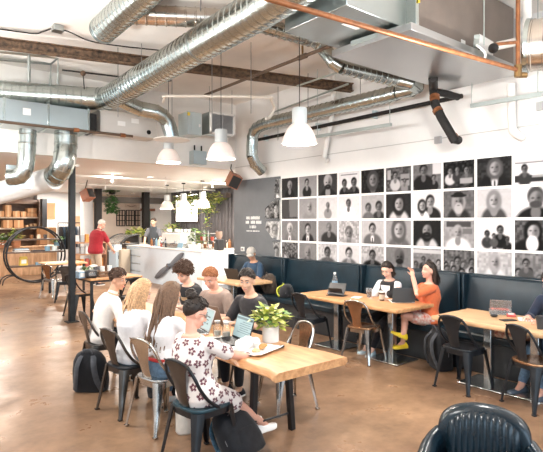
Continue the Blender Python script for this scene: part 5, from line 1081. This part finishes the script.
# ------------------------------------------------------------------ bags
def backpack(label, p, rot, w, h, d, m_, tilt=0, strap_m=None, trim=None):
    t = thing('backpack', label, 'backpack', p, math.radians(rot)); R = eul(tilt, 0, 0); n = 28; rs = []
    for z, kw, kd in ((0, .80, .80), (.03, .96, .98), (.25, 1.02, 1.06), (.5, 1.0, 1.0), (.75, .90, .84), (.9, .70, .62), (.97, .42, .40), (1, .12, .15)):
        rs.append([R @ V((w / 2 * kw * math.copysign(abs(math.cos(a)) ** .6, math.cos(a)), d / 2 * kd * math.copysign(abs(math.sin(a)) ** .7, math.sin(a)) * (1 + .05 * math.sin(z * 20 + a * 3)), z * h)) for a in [2 * PI * q / n for q in range(n)]])
    MB().rings(rs).build('main_bag', m_, t, sharp=70); sm = strap_m or m_
    pk = MB(); rs = []
    for z, k in ((.08, .7), (.12, .95), (.3, 1), (.45, .92), (.52, .6)): rs.append([R @ V((w * .40 * k * math.copysign(abs(math.cos(a)) ** .6, math.cos(a)), -d * .40 - d * .22 * k * max(0, math.sin(a)) + .02, z * h)) for a in [2 * PI * q / n for q in range(n)]])
    pk.rings(rs).build('front_pocket', trim or m_, t, sharp=70)
    for s in (-1, 1): MB().tube([R @ V(q) for q in smooth([(s * w * .18, d * .25, h * .90), (s * w * .24, d * .62, h * .72), (s * w * .30, d * .66, h * .4), (s * w * .40, d * .45, h * .10)], 5)], .022, 8, flat=(1.3, .45)).build('shoulder_strap', sm, t)
    MB().tube([R @ V(q) for q in smooth([(-.05, d * .2, h * .93), (-.03, d * .25, h * 1.04), (.03, d * .25, h * 1.04), (.05, d * .2, h * .93)], 4)], .008, 8).build('grab_handle', sm, t)
    MB().tube([R @ V((w * .5 * math.cos(a), -.02 - d * .36 * math.sin(a) ** 2, h * (.35 + .5 * math.sin(a)))) for a in [PI * k / 20 for k in range(21)]], .004, 6).build('zip', M('zip_grey', (.12, .12, .13), .4), t)
    return t
BAGB = CLOTH('bag_black', (.008, .009, .012), .3, 20, .75); BAGG = CLOTH('bag_grey', (.055, .06, .07), .2, 20, .8)
backpack('black backpack slumped on the floor against the white-shirted man\'s chair', (1.95, 5.40, 0), 140, .36, .46, .20, BAGB, -12, BAGG)
backpack('black backpack with blue-patterned side lying at the near table leg', (2.29, 3.06, .02), 20, .36, .42, .22, BAGB, -38, CLOTH('strap_blue', (.10, .20, .28), .6, 40), BAGB)
backpack('black and grey backpack standing on the floor below the woman in orange', (5.52, 3.50, 0), 60, .34, .50, .22, BAGB, -4, BAGG, BAGG)
backpack('dark brown backpack on the banquette beside the man in the grey cap', (5.92, 7.3, .475), 60, .36, .36, .24, CLOTH('bag_brown', (.055, .04, .03), .4, 14), 0)
backpack('black bag with a yellow-green strip on the banquette, right of the brown backpack', (5.85, 6.75, .475), 40, .42, .22, .22, BAGB, 0, M('strap_lime', (.5, .55, .06), .6))
backpack('black bag on the floor beneath the braided woman\'s chair', (2.44, 4.72, 0), -60, .34, .26, .22, BAGB, 0)
t = thing('tote_bag', 'white canvas tote standing under the table behind the flowered dress', 'bag', (2.25, 3.86, 0), .5); m = MB(); rs = []
for z, w, d in ((0, .17, .07), (.02, .18, .085), (.18, .185, .08), (.32, .17, .035), (.36, .165, .02)): rs.append([V((w * math.copysign(abs(math.cos(a)) ** .6, math.cos(a)) , d * math.sin(a) * (1 + .1 * math.sin(a * 5 + z * 20)), z)) for a in [2 * PI * q / 32 for q in range(32)]])
m.rings(rs).build('canvas', CLOTH('canvas_white', (.66, .62, .56), .08, 12), t, sharp=70)
for s in (-1, 1): MB().tube(smooth([(-.08, s * .02, .34), (-.06, s * .03, .46), (.06, s * .03, .46), (.08, s * .02, .34)], 5), .009, 6).build('handle', CLOTH('canvas_white', (.66, .62, .56)), t)
# patterned cloth bag on bench under right table
PATT = M('patterned_cloth', (.55, .09, .05), .85, var=.2, scale=26, col2=(.70, .62, .45))
t = thing('cloth_bag', 'red and cream patterned cloth bag on the banquette under the right-hand table', 'bag', (5.72, 2.72, .475), .2); m = MB(); rs = []
for z, w, d in ((0, .20, .09), (.05, .24, .12), (.12, .22, .10), (.17, .14, .05)): rs.append([V((d * math.cos(a), w * math.sin(a) * (1 + .06 * math.sin(a * 6)), z)) for a in [2 * PI * q / 28 for q in range(28)]])
m.rings(rs).build('fabric', PATT, t, sharp=70); MB().tube(smooth([(0, -.1, .15), (0, -.06, .24), (0, .06, .24), (0, .1, .15)], 4), .008, 6).build('handle', PATT, t)
# shoe tip in the bottom left corner
p = at(-3, 446, 0); P_ = {}; S_ = {'anL': V((0, 0, .085)), 'knL': V((0, 0, .5))}; t = thing('shoe', 'dark shoe just entering the bottom left corner', 'shoe', (p.x - .14, p.y - .05, 0), math.radians(-70)); shoe(t, S_, 'L', P_, CLOTH('shoe_navy', (.02, .03, .05)), PLB)
for o in list(t.children):
    if o.name.startswith('shoe'): o.name = 'upper'
# white switch box on the charcoal wall
p = atX(243, 249, 6.32); t = thing('wall_socket', 'small white box low on the charcoal wall above the grey cap', 'socket', (6.315, p.y, p.z)); MB().box((0, 0, 0), (.03, .11, .09)).build('plate', CERW, t, .004); MB().box((-.017, 0, 0), (.004, .04, .04)).build('hole', PLB, t)
# ------------------------------------------------------------------ the people
WSHOE = M('white_sneaker', (.78, .77, .75), .5); JEAN = CLOTH('denim', (.10, .17, .26), .25, 30); BLKT = CLOTH('black_trouser', (.018, .018, .022)); SOLE = M('white_rubber', (.78, .77, .74), .6)
BLKC = CLOTH('black_tee', (.016, .017, .02), .15); CREAM = CLOTH('cream_shirt', (.74, .70, .66), .05); WHT = CLOTH('white_knit', (.78, .78, .80), .05)
DKH = HAIRM('dark', (.022, .014, .010)); BRH = HAIRM('brown', (.055, .026, .014)); BLH = HAIRM('blond', (.56, .35, .19)); GIH = HAIRM('ginger', (.30, .11, .04)); WHH = HAIRM('white', (.70, .67, .62)); DRH = HAIRM('braid_brown', (.15, .085, .05)); GRH = HAIRM('grey_short', (.16, .13, .11))
def sit(label, loc, rot, s=.95, **P): r, S = person(label, loc, rot, **P); r.scale = (s, s, s); return r
# left side of the slab table (they face +X)
sit('young man in a cream shirt at the far end of the slab table', (2.12, 5.58, 0), -100, .92, hz=.575, torso=.93, lean=12, lean2=22, pitch=10, yaw=-45, hair='short', hairm=BRH, hth=.022, htop=1.25, tuft_l=.05, tufts=240, skin='tan', shirt=CREAM, sleeve=.88, collar=1, loose=.020, pants=BLKT, shoes=BLKC, handL=(-.12, .42, .77), handR=(.16, .40, .78), seed=3)
sit('blond long-haired woman in a white top, seen from behind at the slab table', (2.04, 4.62, 0), -82, .90, hz=.585, torso=.9, fem=1, lean=2, lean2=14, pitch=28, yaw=-25, hair='long', hairm=BLH, hth=.02, hlen=.34, strands=100, fan=(60, 300), fall=(0, -.28, -1), skin='fair', shirt=WHT, sleeve=.85, loose=.018, pants=JEAN, shoes=WSHOE, handL=(-.10, .48, .79), handR=(.14, .46, .79))
sit('woman with long brown braids and a cropped white top at the slab table', (2.10, 4.08, 0), -80, .91, hz=.58, torso=.9, fem=1, lean=-2, lean2=10, pitch=24, yaw=-8, hair='dreads', hairm=DRH, hth=.022, hlen=.52, strands=64, fan=(70, 290), fall=(0, -.30, -1), skin='tan', shirt=WHT, sleeve=.7, hem=.16, loose=.014, pants=JEAN, belt=M('red_belt', (.45, .03, .03), .45), shoes=WSHOE, handL=(-.14, .50, .79), handR=(.12, .46, .79))
sit('woman with a bun in a white dress with dark red flowers at the slab table', (1.95, 3.26, 0), -78, .90, hz=.60, torso=.86, fem=1, lean=-13, lean2=-3, pitch=22, yaw=-24, hair='short', bun=1, hairm=DKH, hth=.016, tufts=60, comb=(0, -1, .4), skin='rosy', shirt=M('floral_print', attr='print', rough=.85), shirtname='flowered_dress', dress=.40, flowers=(170, .033, (.78, .72, .68), (.13, .035, .05), (.45, .25, .1)), cvox=.0075, sleeve=.40, loose=.020, shoes=WSHOE, footL=(-.04, .84, .085), footR=(.10, .80, .085), handL=(-.02, .50, .80), handR=(.18, .47, .80), bracelet='R', glasses=1, browm=DKH)
# right side of the slab table (they face -X)
sit('curly-haired young man in a black tee, head tilted down, across the slab table', (3.38, 5.70, 0), 108, lean=12, lean2=22, pitch=30, roll=-6, yaw=8, hair='curly', hairm=BRH, hth=.042, curls=420, curl_r=.016, hnoise=.4, skin='fair', shirt=BLKC, sleeve=.4, logo=(M('tee_print_tan', (.42, .28, .16), .7), .16, .05), pants=BLKT, shoes=BLKC, handL=(-.14, .42, .79), handR=(.16, .40, .79), edge=[(0, 30), (35, 26), (58, 4), (80, -4), (96, -18), (112, -26), (140, -42), (180, -48)])
sit('ginger-haired man in a taupe tee looking down across the slab table', (3.38, 5.03, 0), 104, lean=14, lean2=24, pitch=30, yaw=14, hair='short', hairm=GIH, hth=.016, tufts=220, tuft_l=.03, tuft_el=-8, skin='rosy', shirt=CLOTH('taupe_tee', (.27, .20, .165), .18, 8), sleeve=.42, loose=.018, girth=1.08, pants=JEAN, shoes=WSHOE, handL=(-.18, .42, .79), handR=(.14, .42, .79))
sit('young man with dark cropped hair and a chain necklace across the slab table', (3.40, 4.38, 0), 96, lean=12, lean2=20, pitch=14, yaw=30, hair='short', hairm=DKH, hth=.018, htop=1.3, tufts=220, tuft_el=0, skin='olive', shirt=CLOTH('charcoal_tee', (.035, .033, .036), .2), sleeve=.42, necklace=1, pants=BLKT, shoes=BLKC, handL=(-.16, .42, .79), handR=(.16, .42, .79))
# bench people
sit('man in a grey cap and navy tee on the banquette under the charcoal board', (5.98, 7.75, 0), 100, hz=.56, lean=8, lean2=20, pitch=30, yaw=25, hair='short', hairm=GRH, hth=.008, tufts=20, cap=CLOTH('cap_grey', (.36, .34, .31)), skin='tan', shirt=CLOTH('navy_tee', (.025, .055, .10), .12), sleeve=.42, logo=(M('tee_print_pale', (.5, .5, .4), .7), .06, .05), pants=BLKT, shoes=BLKC, handL=(-.12, .42, .80), handR=(.14, .42, .80))
sit('dark-haired woman in a black vest over a white top, looking down at her coffee', (5.86, 4.48, 0), 96, .9, hz=.56, fem=1, lean=8, lean2=16, pitch=32, yaw=12, hair='long', hairm=DKH, hth=.016, hlen=.16, strands=50, fan=(120, 240), skin='fair', shirt=CLOTH('white_tee', (.78, .78, .80), .04), sleeve=.40, vest=CLOTH('black_vest', (.018, .018, .02)), bib=CLOTH('white_tee', (.78, .78, .80)), pants=BLKT, shoes=M('pale_blue_sneaker', (.55, .68, .74), .5), handL=(-.10, .44, .80), handR=(.12, .42, .80), footL=(-.02, .60, .085), footR=(.14, .52, .085))
SHORTS = M('patterned_shorts', (.62, .12, .07), .85, var=.2, scale=22, col2=(.70, .66, .60))
sit('woman in an orange tee and patterned shorts on the banquette, raising one hand', (5.80, 3.86, 0), 62, .88, hz=.58, fem=1, lean=-4, lean2=2, pitch=-8, yaw=8, hair='long', hairm=DKH, hth=.02, hlen=.20, strands=70, fan=(95, 265), fall=(0, -.1, -1), skin='rosy', shirt=CLOTH('orange_tee', (.68, .16, .06), .08), sleeve=.42, loose=.022, hem=-.08, pants=SHORTS, pantsname='shorts', plen=.30, ploose=.02, shoes=M('yellow_shoe', (.80, .58, .02), .5), sole=M('yellow_sole', (.70, .52, .05), .5), footL=(.02, .40, .25), footR=(-.14, .46, .43), kneeR=(.1, 1, 1), handL=(-.10, .30, 1.22), elbL=(-.4, .3, -1), hdirL=(.1, .1, 1), hupL=(.3, -1, .1), handR=(.10, .38, 1.0), elbR=(.5, -.2, -1), tipR=-25, earring=1)
sit('person in a navy sweater and jeans leaning over the table at the right edge', (5.90, 2.22, 0), 78, .95, hz=.56, lean=20, lean2=30, pitch=20, hair='short', hairm=DKH, skin='rosy', shirt=CLOTH('navy_sweater', (.018, .028, .055), .15), sleeve=.86, loose=.022, pants=JEAN, shoes=M('dark_sneaker', (.07, .09, .12), .6), handL=(-.10, .50, .80), handR=(.2, .40, .80), footL=(-.12, .62, .085), footR=(.14, .6, .085))
# standing people
def stand(label, loc, rot, s=1., **P):
    d = dict(hz=.93, footL=(-.11, .0, .085), footR=(.11, .02, .085), kneeL=(0, 1, 0), kneeR=(0, 1, 0)); d.update(P); return sit(label, loc, rot, s, **d)
stand('white-haired person in a red polo standing beyond the cup table', (5.24, 14.25, 0), -75, 1.06, lean=8, lean2=18, pitch=26, hair='short', hairm=WHH, hth=.006, tufts=30, skin='rosy', shirt=CLOTH('red_polo', (.30, .018, .028), .1), sleeve=.42, collar=1, loose=.024, girth=1.2, hem=-.10, pants=CLOTH('beige_trouser', (.50, .40, .30)), shoes=BLKC, handL=(-.20, .40, .92), handR=(.18, .44, .90), yaw=-20)
struct(MB().box((8.3, 15.4, .025), (1.0, 3.4, .05)).build('trim_3', M('duckboard', (.1, .07, .05), .7)))
p = atX(154, 240, 7.9); stand('barista with dark hair and an apron behind the bar', (7.9, p.y, .05), 140, 1.05, lean=2, lean2=6, pitch=6, hair='short', hairm=DKH, hth=.012, skin='olive', shirt=CLOTH('grey_tee', (.10, .10, .11)), sleeve=.42, apron=CLOTH('apron_dark', (.04, .045, .05)), pants=BLKT, shoes=BLKC, handL=(-.22, .34, 1.0), handR=(.22, .34, 1.0), yaw=-15)
# ------------------------------------------------------------------ black and white prints on the wall (colours painted per vertex from simple soft shapes)
PRINTM = M('photo_print', attr='tone', rough=.6, spec=.15); NX, NY = 44, 36
def canvas(bg, seed, tex=.04, grad=0.):
    r = np.random.RandomState(seed); U, Vv = np.meshgrid(np.linspace(0, 1, NX), np.linspace(0, 1, NY)); n = r.rand(NY // 3 + 2, NX // 3 + 2); n = np.kron(n, np.ones((3, 3)))[:NY, :NX]
    return U, Vv, np.clip(bg + (n - .5) * tex * 2 + grad * (Vv - .5), 0, 1)
ASP = 1.24
def E_(C, x, y, rx, ry, t, soft=.12):
    U, W, I = C; d = np.sqrt(((U - x) / rx) ** 2 + ((W - y) / ry) ** 2); a = np.clip((1 + soft - d) / (2 * soft), 0, 1); I[:] = I * (1 - a) + t * a
def R_(C, x0, y0, x1, y1, t):
    U, W, I = C; a = (U >= x0) & (U <= x1) & (W >= y0) & (W <= y1); I[a] = t
def fig(C, x, y, s, skin=.6, hair=.1, cloth=.15, long=0, beard=0, hat=0, body=1, shade=.6, wide=1., tie=0, bald=0, rnd=0):
    """one generic sitter: shoulders, neck, head, hair and simple features"""
    skin *= .84; s = s * (1.22 if s > .2 else 1.1); sx = s / ASP
    if body: E_(C, x, y - 1.75 * s, 1.15 * sx * wide, 1.15 * s, cloth); E_(C, x, y - 1.0 * s, .34 * sx, .5 * s, skin * .8)
    if tie: E_(C, x, y - 1.35 * s, .26 * sx, .45 * s, .85); E_(C, x, y - 1.5 * s, .07 * sx, .4 * s, .1)
    if long: E_(C, x, y - .15 * s, .72 * sx, (.85 + .25 * long) * s, hair)
    E_(C, x, y + .12 * s, .56 * sx, .66 * s, hair if not bald else skin); E_(C, x + .02 * s, y - .03 * s - .1 * s * (not bald), .45 * sx, .58 * s, skin)
    E_(C, x + .25 * sx, y - .1 * s, .22 * sx, .5 * s, skin * shade, .5)
    for q in (-1, 1): E_(C, x + q * .19 * sx, y - .02 * s, .10 * sx, .05 * s, skin * .25, .4)
    E_(C, x, y - .2 * s, .07 * sx, .12 * s, skin * .7, .5); E_(C, x, y - .40 * s, .17 * sx, .05 * s, skin * .4, .5)
    if beard: E_(C, x, y - .45 * s - .25 * s * (beard - 1), .42 * sx, (.24 + .3 * (beard - 1)) * s, beard > 1 and .65 or hair); E_(C, x, y - .40 * s, .13 * sx, .04 * s, skin * .5)
    if hat: E_(C, x, y + .5 * s, .8 * sx, .16 * s, .05); E_(C, x, y + .62 * s, .5 * sx, .25 * s, .06)
def crowd(C, n, seed, s=.15, y0=.3, y1=.6):
    r = random.Random(seed)
    for k in range(n): fig(C, (k + .5) / n + r.uniform(-.05, .05), r.uniform(y0, y1), s * r.uniform(.85, 1.2), r.uniform(.45, .75), r.uniform(.05, .3), r.choice((.08, .15, .4, .7, .85)))
PITCH = (atX(281.7, 179, 6.34).y - atX(514.5, 155, 6.34).y) / 9; YJ = atX(514.5, 155, 6.34).y; ZT = (2.612, 2.209, 1.806, 1.403); PW, PH = PITCH * .935, .375
def pr(col, row): return None
SPEC = {}
def S_(c, r, bg, fn, lab, tex=.018, grad=0.): SPEC[c, r] = (bg, fn, lab, tex, grad)
f = lambda *a, **k: (lambda C: fig(C, *a, **k))
S_(0, 0, .18, f(.5, .62, .26, .7, .1, .08, bald=1), 'portrait of a seated man in a dark suit'); S_(1, 0, .55, f(.45, .68, .22, .75, .1, .12), 'portrait of a youth in a dark jacket on grey'); S_(2, 0, .22, f(.52, .62, .40, .8, .12, .1, bald=1, beard=1), 'close portrait of a man with a high forehead and beard')
S_(3, 0, .85, lambda C: (fig(C, .28, .5, .22, .5, .08, .1), fig(C, .74, .52, .24, .5, .08, .08), R_(C, .1, .86, .9, .9, .2), R_(C, .35, .1, .7, .22, .2)), 'two dark figures bent over a board on white'); S_(4, 0, .10, f(.52, .6, .36, .62, .25, .06, long=1), 'dark portrait of a face framed by loose hair', .1)
S_(5, 0, .30, lambda C: (fig(C, .38, .66, .20, .65, .1, .7), R_(C, .6, .2, .95, .7, .55), R_(C, .62, .45, .92, .5, .15), R_(C, .05, .5, .2, .9, .65), fig(C, .75, .4, .14, .6, .2, .5)), 'figure carrying trays in a busy kitchen', .12); S_(6, 0, .42, lambda C: (fig(C, .38, .78, .26, .55, .08, .08, wide=1.3), fig(C, .75, .45, .16, .6, .1, .1), R_(C, .7, .6, 1, 1, .8)), 'dark group leaning toward a bright window', .05)
S_(7, 0, .12, lambda C: (fig(C, .22, .66, .17, .6, .05, .75), fig(C, .45, .7, .15, .6, .05, .2), fig(C, .75, .66, .18, .6, .05, .3), R_(C, .55, .15, .95, .35, .6)), 'three people standing behind a table of plates', .14); S_(8, 0, .16, f(.52, .66, .34, .72, .32, .06, long=.2, tie=1, wide=1.3), 'portrait of a person with wild hair and white cravat', .06)
S_(9, 0, .88, lambda C: (R_(C, 0, .72, 1, 1, .8), R_(C, 0, .06, 1, .30, .18), R_(C, .45, .22, 1, .3, .6), fig(C, .26, .52, .18, .5, .05, .2), R_(C, 0, .70, .9, .74, .25)), 'person at a counter in a bright room')
S_(0, 1, .35, lambda C: (R_(C, 0, .1, .45, 1, .25), R_(C, .5, .1, 1, .95, .42)), 'dim grey landscape print', .08, .2); S_(1, 1, .55, f(.58, .6, .32, .72, .55, .5, long=.5), 'pale portrait of an elder looking aside'); S_(2, 1, .75, f(.52, .62, .2, .55, .4, .5), 'faint portrait of a figure standing on pale ground')
S_(3, 1, .78, f(.48, .68, .22, .5, .2, .95, wide=1.2), 'portrait of a person wrapped in white cloth'); S_(4, 1, .62, lambda C: (fig(C, .78, .5, .26, .5, .1, .15), fig(C, .32, .45, .24, .55, .2, .35)), 'two figures in half light'); S_(5, 1, .13, f(.52, .62, .36, .75, .08, .72, long=.7), 'portrait of a young woman with dark hair on black')
S_(6, 1, .80, lambda C: (fig(C, .62, .64, .28, .72, .08, .08, wide=1.2), fig(C, .33, .5, .24, .75, .12, .85, long=.4)), 'smiling couple with their heads together'); S_(7, 1, .36, f(.5, .62, .32, .6, .55, .14, long=.8, beard=2, hat=1), 'portrait of an old man, long beard, dark cap', .05); S_(8, 1, .72, f(.5, .62, .32, .78, .5, .25, long=.8), 'portrait of a smiling woman with long fair hair')
S_(9, 1, .90, f(.55, .64, .40, .62, .25, .04, beard=1, wide=1.2), 'close portrait of a bearded man in black on white')
S_(0, 2, .45, f(.5, .6, .32, .8, .75, .4, tie=1), 'pale portrait of a white-haired man'); S_(1, 2, .42, f(.5, .6, .30, .8, .15, .12, tie=1), 'portrait of a young person in a dark jacket and white collar'); S_(2, 2, .50, f(.58, .68, .26, .6, .4, .18, wide=1.4), 'portrait of a figure in a draped dark garment')
S_(3, 2, .62, f(.5, .45, .34, .62, .35, .55, wide=1.2), 'face with raised arms, washed by light', .12); S_(4, 2, .65, f(.5, .65, .27, .72, .08, .35, tie=1, wide=1.3), 'portrait of a man in a suit holding papers'); S_(5, 2, .55, f(.52, .66, .42, .75, .3, .35, long=1), 'close portrait of a long-haired face')
S_(6, 2, .08, f(.5, .64, .36, .62, .06, .7, beard=1, long=.3), 'portrait of a dark-bearded face on black'); S_(7, 2, .55, lambda C: (R_(C, .1, .75, .9, .95, .25), R_(C, .6, .5, .95, .7, .4), fig(C, .48, .58, .28, .72, .6, .82, bald=1, wide=1.3)), 'bald person in pale clothes outdoors', .05); S_(8, 2, .82, lambda C: (fig(C, .30, .52, .16, .4, .05, .2), fig(C, .68, .66, .20, .5, .05, .06, wide=1.1), R_(C, .45, .0, .58, .35, .2), fig(C, .5, .45, .12, .5, .1, .3), fig(C, .88, .35, .13, .4, .1, .1)), 'group of friends walking together')
S_(9, 2, .30, lambda C: (fig(C, .48, .66, .34, .8, .04, .06, long=.7, wide=1.4), E_(C, .46, .22, .16, .28, .9)), 'portrait of a dark-haired person with a white shirt front', .1)
S_(0, 3, .35, lambda C: crowd(C, 4, 1, .2), 'busy group scene, bottom row at the left', .15); S_(1, 3, .45, f(.5, .55, .36, .6, .2, .2, bald=1), 'portrait of a bald man, bottom row'); S_(2, 3, .65, f(.5, .6, .3, .5, .1, .3, wide=1.4), 'portrait of a person in a dark sweater, bottom row', .08); S_(3, 3, .72, f(.5, .62, .30, .78, .08, .35, wide=1.2), 'portrait of a dark-haired youth in a jacket, bottom row')
S_(4, 3, .60, f(.5, .6, .26, .5, .06, .08, wide=1.5), 'figure in black with spread arms, bottom row', .1); S_(5, 3, .42, f(.55, .62, .36, .4, .1, .5, bald=1, beard=1), 'portrait of a man looking down, bottom row'); S_(6, 3, .45, lambda C: (crowd(C, 4, 7, .17), R_(C, 0, .8, 1, .95, .7)), 'small crowd beneath a pale roof, bottom row', .07); S_(7, 3, .35, lambda C: (crowd(C, 5, 9, .17), crowd(C, 4, 11, .18, .15, .3)), 'dense crowd of people, bottom row', .1)
S_(8, 3, .65, f(.52, .66, .26, .75, .6, .8, long=.9), 'portrait of a fair woman smiling in a bright crowd, bottom row', .08); S_(9, 3, .45, lambda C: (crowd(C, 4, 13, .17, .2, .4), fig(C, .3, .66, .2, .6, .1, .3)), 'people waving in a crowd, bottom row at the right', .1)
def paint(name, spec, seed, poly=None):
    bg, fn, lab, tex, grad = spec; C = canvas(bg, seed, tex, grad); fn(C); I = C[2]; I = .5 * I + .125 * (np.roll(I, 1, 0) + np.roll(I, -1, 0) + np.roll(I, 1, 1) + np.roll(I, -1, 1)); return np.clip(I, .01, .92) ** 2.3
def make_print(c, r, lab, I, x_clip=0):
    y1 = YJ + PITCH * (9 - c); t = thing('photo_print', lab, 'photo print', (6.35, y1 - PW / 2, ZT[r] - PH / 2), 0, 'black and white photo prints on the wall'); MB().box((-.004, 0, 0), (.008, PW, PH)).build('backing_board', M('print_edge', (.75, .74, .72), .6), t)
    m = MB(); nx = NX - x_clip
    for j in range(NY):
        for i in range(nx): m.v.append(V((-.0095, PW / 2 - PW * .985 * (i + x_clip) / (NX - 1) - PW * .0075, -PH / 2 + PH * (.01 + .98 * j / (NY - 1)))))
    for j in range(NY - 1):
        for i in range(nx - 1): a = j * nx + i; m.f.append([a, a + nx, a + nx + 1, a + 1]); m.m.append(0)
    me = m.mesh('picture', PRINTM); me.flip_normals() if me.polygons[0].normal.x > 0 else None
    ca = me.color_attributes.new('tone', 'FLOAT_COLOR', 'POINT'); g = I[:, x_clip:].ravel(); col = np.ones((len(g), 4)); col[:, 0] = g; col[:, 1] = g * .965; col[:, 2] = g * .985; ca.data.foreach_set('color', col.ravel().astype(np.float32)); put('picture', me, t); return t
ROWN = ('top row', 'second row', 'third row', 'bottom row')
for (c, r), sp in SPEC.items(): make_print(c, r, 'black and white print, ' + sp[2], paint('p', sp, c * 7 + r))
# partly cut prints that break into the charcoal board: outline cut pieces
for r, (poly, lab, bg) in enumerate(((((.62, 0), (1, 0), (1, 1), (.72, 1), (.74, .8), (.62, .55), (.66, .3)), 'narrow cut strip of a print at the top of the charcoal board', .3), (((0, .05), (1, 0), (1, 1), (.72, 1), (.74, .88), (.5, .95), (0, .55)), 'house-shaped cut print biting into the charcoal board', .3), (((.0, .6), (.12, 1), (1, 1), (1, 0), (.78, 0), (.72, .12), (.5, .08)), 'slant-cut print below the house-shaped one', .6), (((.55, 1), (1, 1), (1, 0), (.66, 0), (.7, .5), (.58, .7)), 'narrow cut strip of a print at the bottom of the charcoal board', .45))):
    y1 = YJ + PITCH * 10; t = thing('photo_print', lab, 'photo print', (6.325, y1, ZT[r] - PH), 0, 'black and white photo prints on the wall'); cx = sum(p[0] for p in poly) / len(poly); cy = sum(p[1] for p in poly) / len(poly)
    MB().prism([((cx + (p[0] - cx) * 1.0) * -PW, p[1] * PH) for p in poly], (0, 0, 0), (0, 1, 0), (0, 0, 1), .010).build('backing_board', M('print_edge'), t)
    C = canvas(bg, 50 + r, .18); crowd(C, 2, 30 + r, .34, .4, .6); I = np.clip(C[2], .02, .9) ** 1.8; n = 26; m = MB(); tone = []
    # fan mesh inside the polygon: radial samples
    K = []
    for k in range(len(poly)):
        a, b = poly[k], poly[(k + 1) % len(poly)]
        for q in range(8): K.append((a[0] + (b[0] - a[0]) * q / 8, a[1] + (b[1] - a[1]) * q / 8))
    for s in range(1, 13):
        for (x, y) in K:
            u, v = cx + (x - cx) * .94 * s / 12, cy + (y - cy) * .94 * s / 12; m.v.append(V((-.0115, -u * PW, v * PH))); tone.append(I[min(NY - 1, max(0, int(v * NY))), min(NX - 1, max(0, int(u * NX)))])
    L = len(K)
    for s in range(11):
        for q in range(L): m.f.append([s * L + q, s * L + (q + 1) % L, (s + 1) * L + (q + 1) % L, (s + 1) * L + q]); m.m.append(0)
    m.f.append(list(range(L))); m.m.append(0)
    me = m.mesh('picture', PRINTM); ca = me.color_attributes.new('tone', 'FLOAT_COLOR', 'POINT'); g = np.array(tone); col = np.ones((len(g), 4)); col[:, :3] = g[:, None]; ca.data.foreach_set('color', col.ravel().astype(np.float32)); put('picture', me, t)
# white lettering on the charcoal board: three bold lines and a fine one, too soft in the photo to read
t = thing('wall_quote', 'white lettering in three bold lines on the charcoal board', 'lettering', (6.325, atX(253, 222, 6.325).y, atX(253, 222, 6.325).z)); rnd = random.Random(9); LW = M('white_lettering', (.82, .82, .80), .6)
for (zc, hh, w, n) in ((.085, .062, .46, 15), (-.005, .062, .56, 19), (-.098, .062, .22, 7), (-.185, .022, .44, 34)):
    m = MB(); y = w / 2; step = w / n
    for k in range(n):
        if rnd.random() > .17:
            b = rnd.random(); m.box((-.003, y - step * .28, zc), (.006, step * .22, hh)); m.box((-.003, y - step * .72, zc + (0 if b > .5 else -hh * .1)), (.006, step * .22, hh * (1 if b > .5 else .8)))
            m.box((-.003, y - step * .5, zc + hh * rnd.choice((-.42, 0, .42))), (.006, step * .55, hh * .17))
        y -= step
    m.build('text_line', LW, t)
# ------------------------------------------------------------------ light
W = bpy.data.worlds.new('daylight'); SC.world = W; W.use_nodes = True; bg = W.node_tree.nodes['Background']; bg.inputs[0].default_value = (.80, .91, 1.0, 1); bg.inputs[1].default_value = .55
def light(kind, name, loc, rot, energy, col=(1, 1, 1), **k):
    l = bpy.data.lights.new(name, kind); l.energy = energy; l.color = col
    for a, b in k.items(): setattr(l, a, b)
    o = bpy.data.objects.new(name, l); COL.objects.link(o); o.location = loc; o.rotation_euler = tuple(math.radians(q) for q in rot); return o
# daylight through the shop front behind the viewer and the glazed left side
light('AREA', 'shopfront_daylight', (1.5, -5.6, 2.2), (90, 0, 0), 330, (.62, .81, 1), shape='RECTANGLE', size=9, size_y=3.6)
light('AREA', 'side_daylight', (-6.6, 6, 2.3), (90, 0, -90), 150, (.86, .93, 1), shape='RECTANGLE', size=13, size_y=3.8)
for i, p in enumerate(PEND): light('POINT', 'pendant_light', (p.x, p.y, p.z - .13), (0, 0, 0), 170 if i < 3 else 60, (1, .92, .82), shadow_soft_size=.08)
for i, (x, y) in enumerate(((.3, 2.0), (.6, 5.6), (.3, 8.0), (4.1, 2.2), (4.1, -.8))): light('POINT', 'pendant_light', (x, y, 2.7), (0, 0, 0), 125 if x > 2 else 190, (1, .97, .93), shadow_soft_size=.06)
for i, (x, y) in enumerate(((7.5, 10.0), (4.6, 11.5), (7.6, 11.5), (3.0, 15.0), (7.6, 15.0), (1.5, 18.2), (5.5, 18.5))): light('AREA', 'low_ceiling_fill', (x, y, 2.86), (0, 0, 0), 110, (1, .93, .85), shape='DISK', size=.5)  # added fill lamps under the low ceiling, brightening the deep back area
SC.view_settings.view_transform = 'Standard'; SC.view_settings.look = 'None'; SC.view_settings.gamma = 1; SC.view_settings.use_curve_mapping = False; SC.view_settings.exposure = .17
SC.cycles.use_denoising = True; SC.cycles.max_bounces = 8; SC.cycles.diffuse_bounces = 4; SC.cycles.glossy_bounces = 4; SC.cycles.transmission_bounces = 6; SC.cycles.sample_clamp_indirect = 6
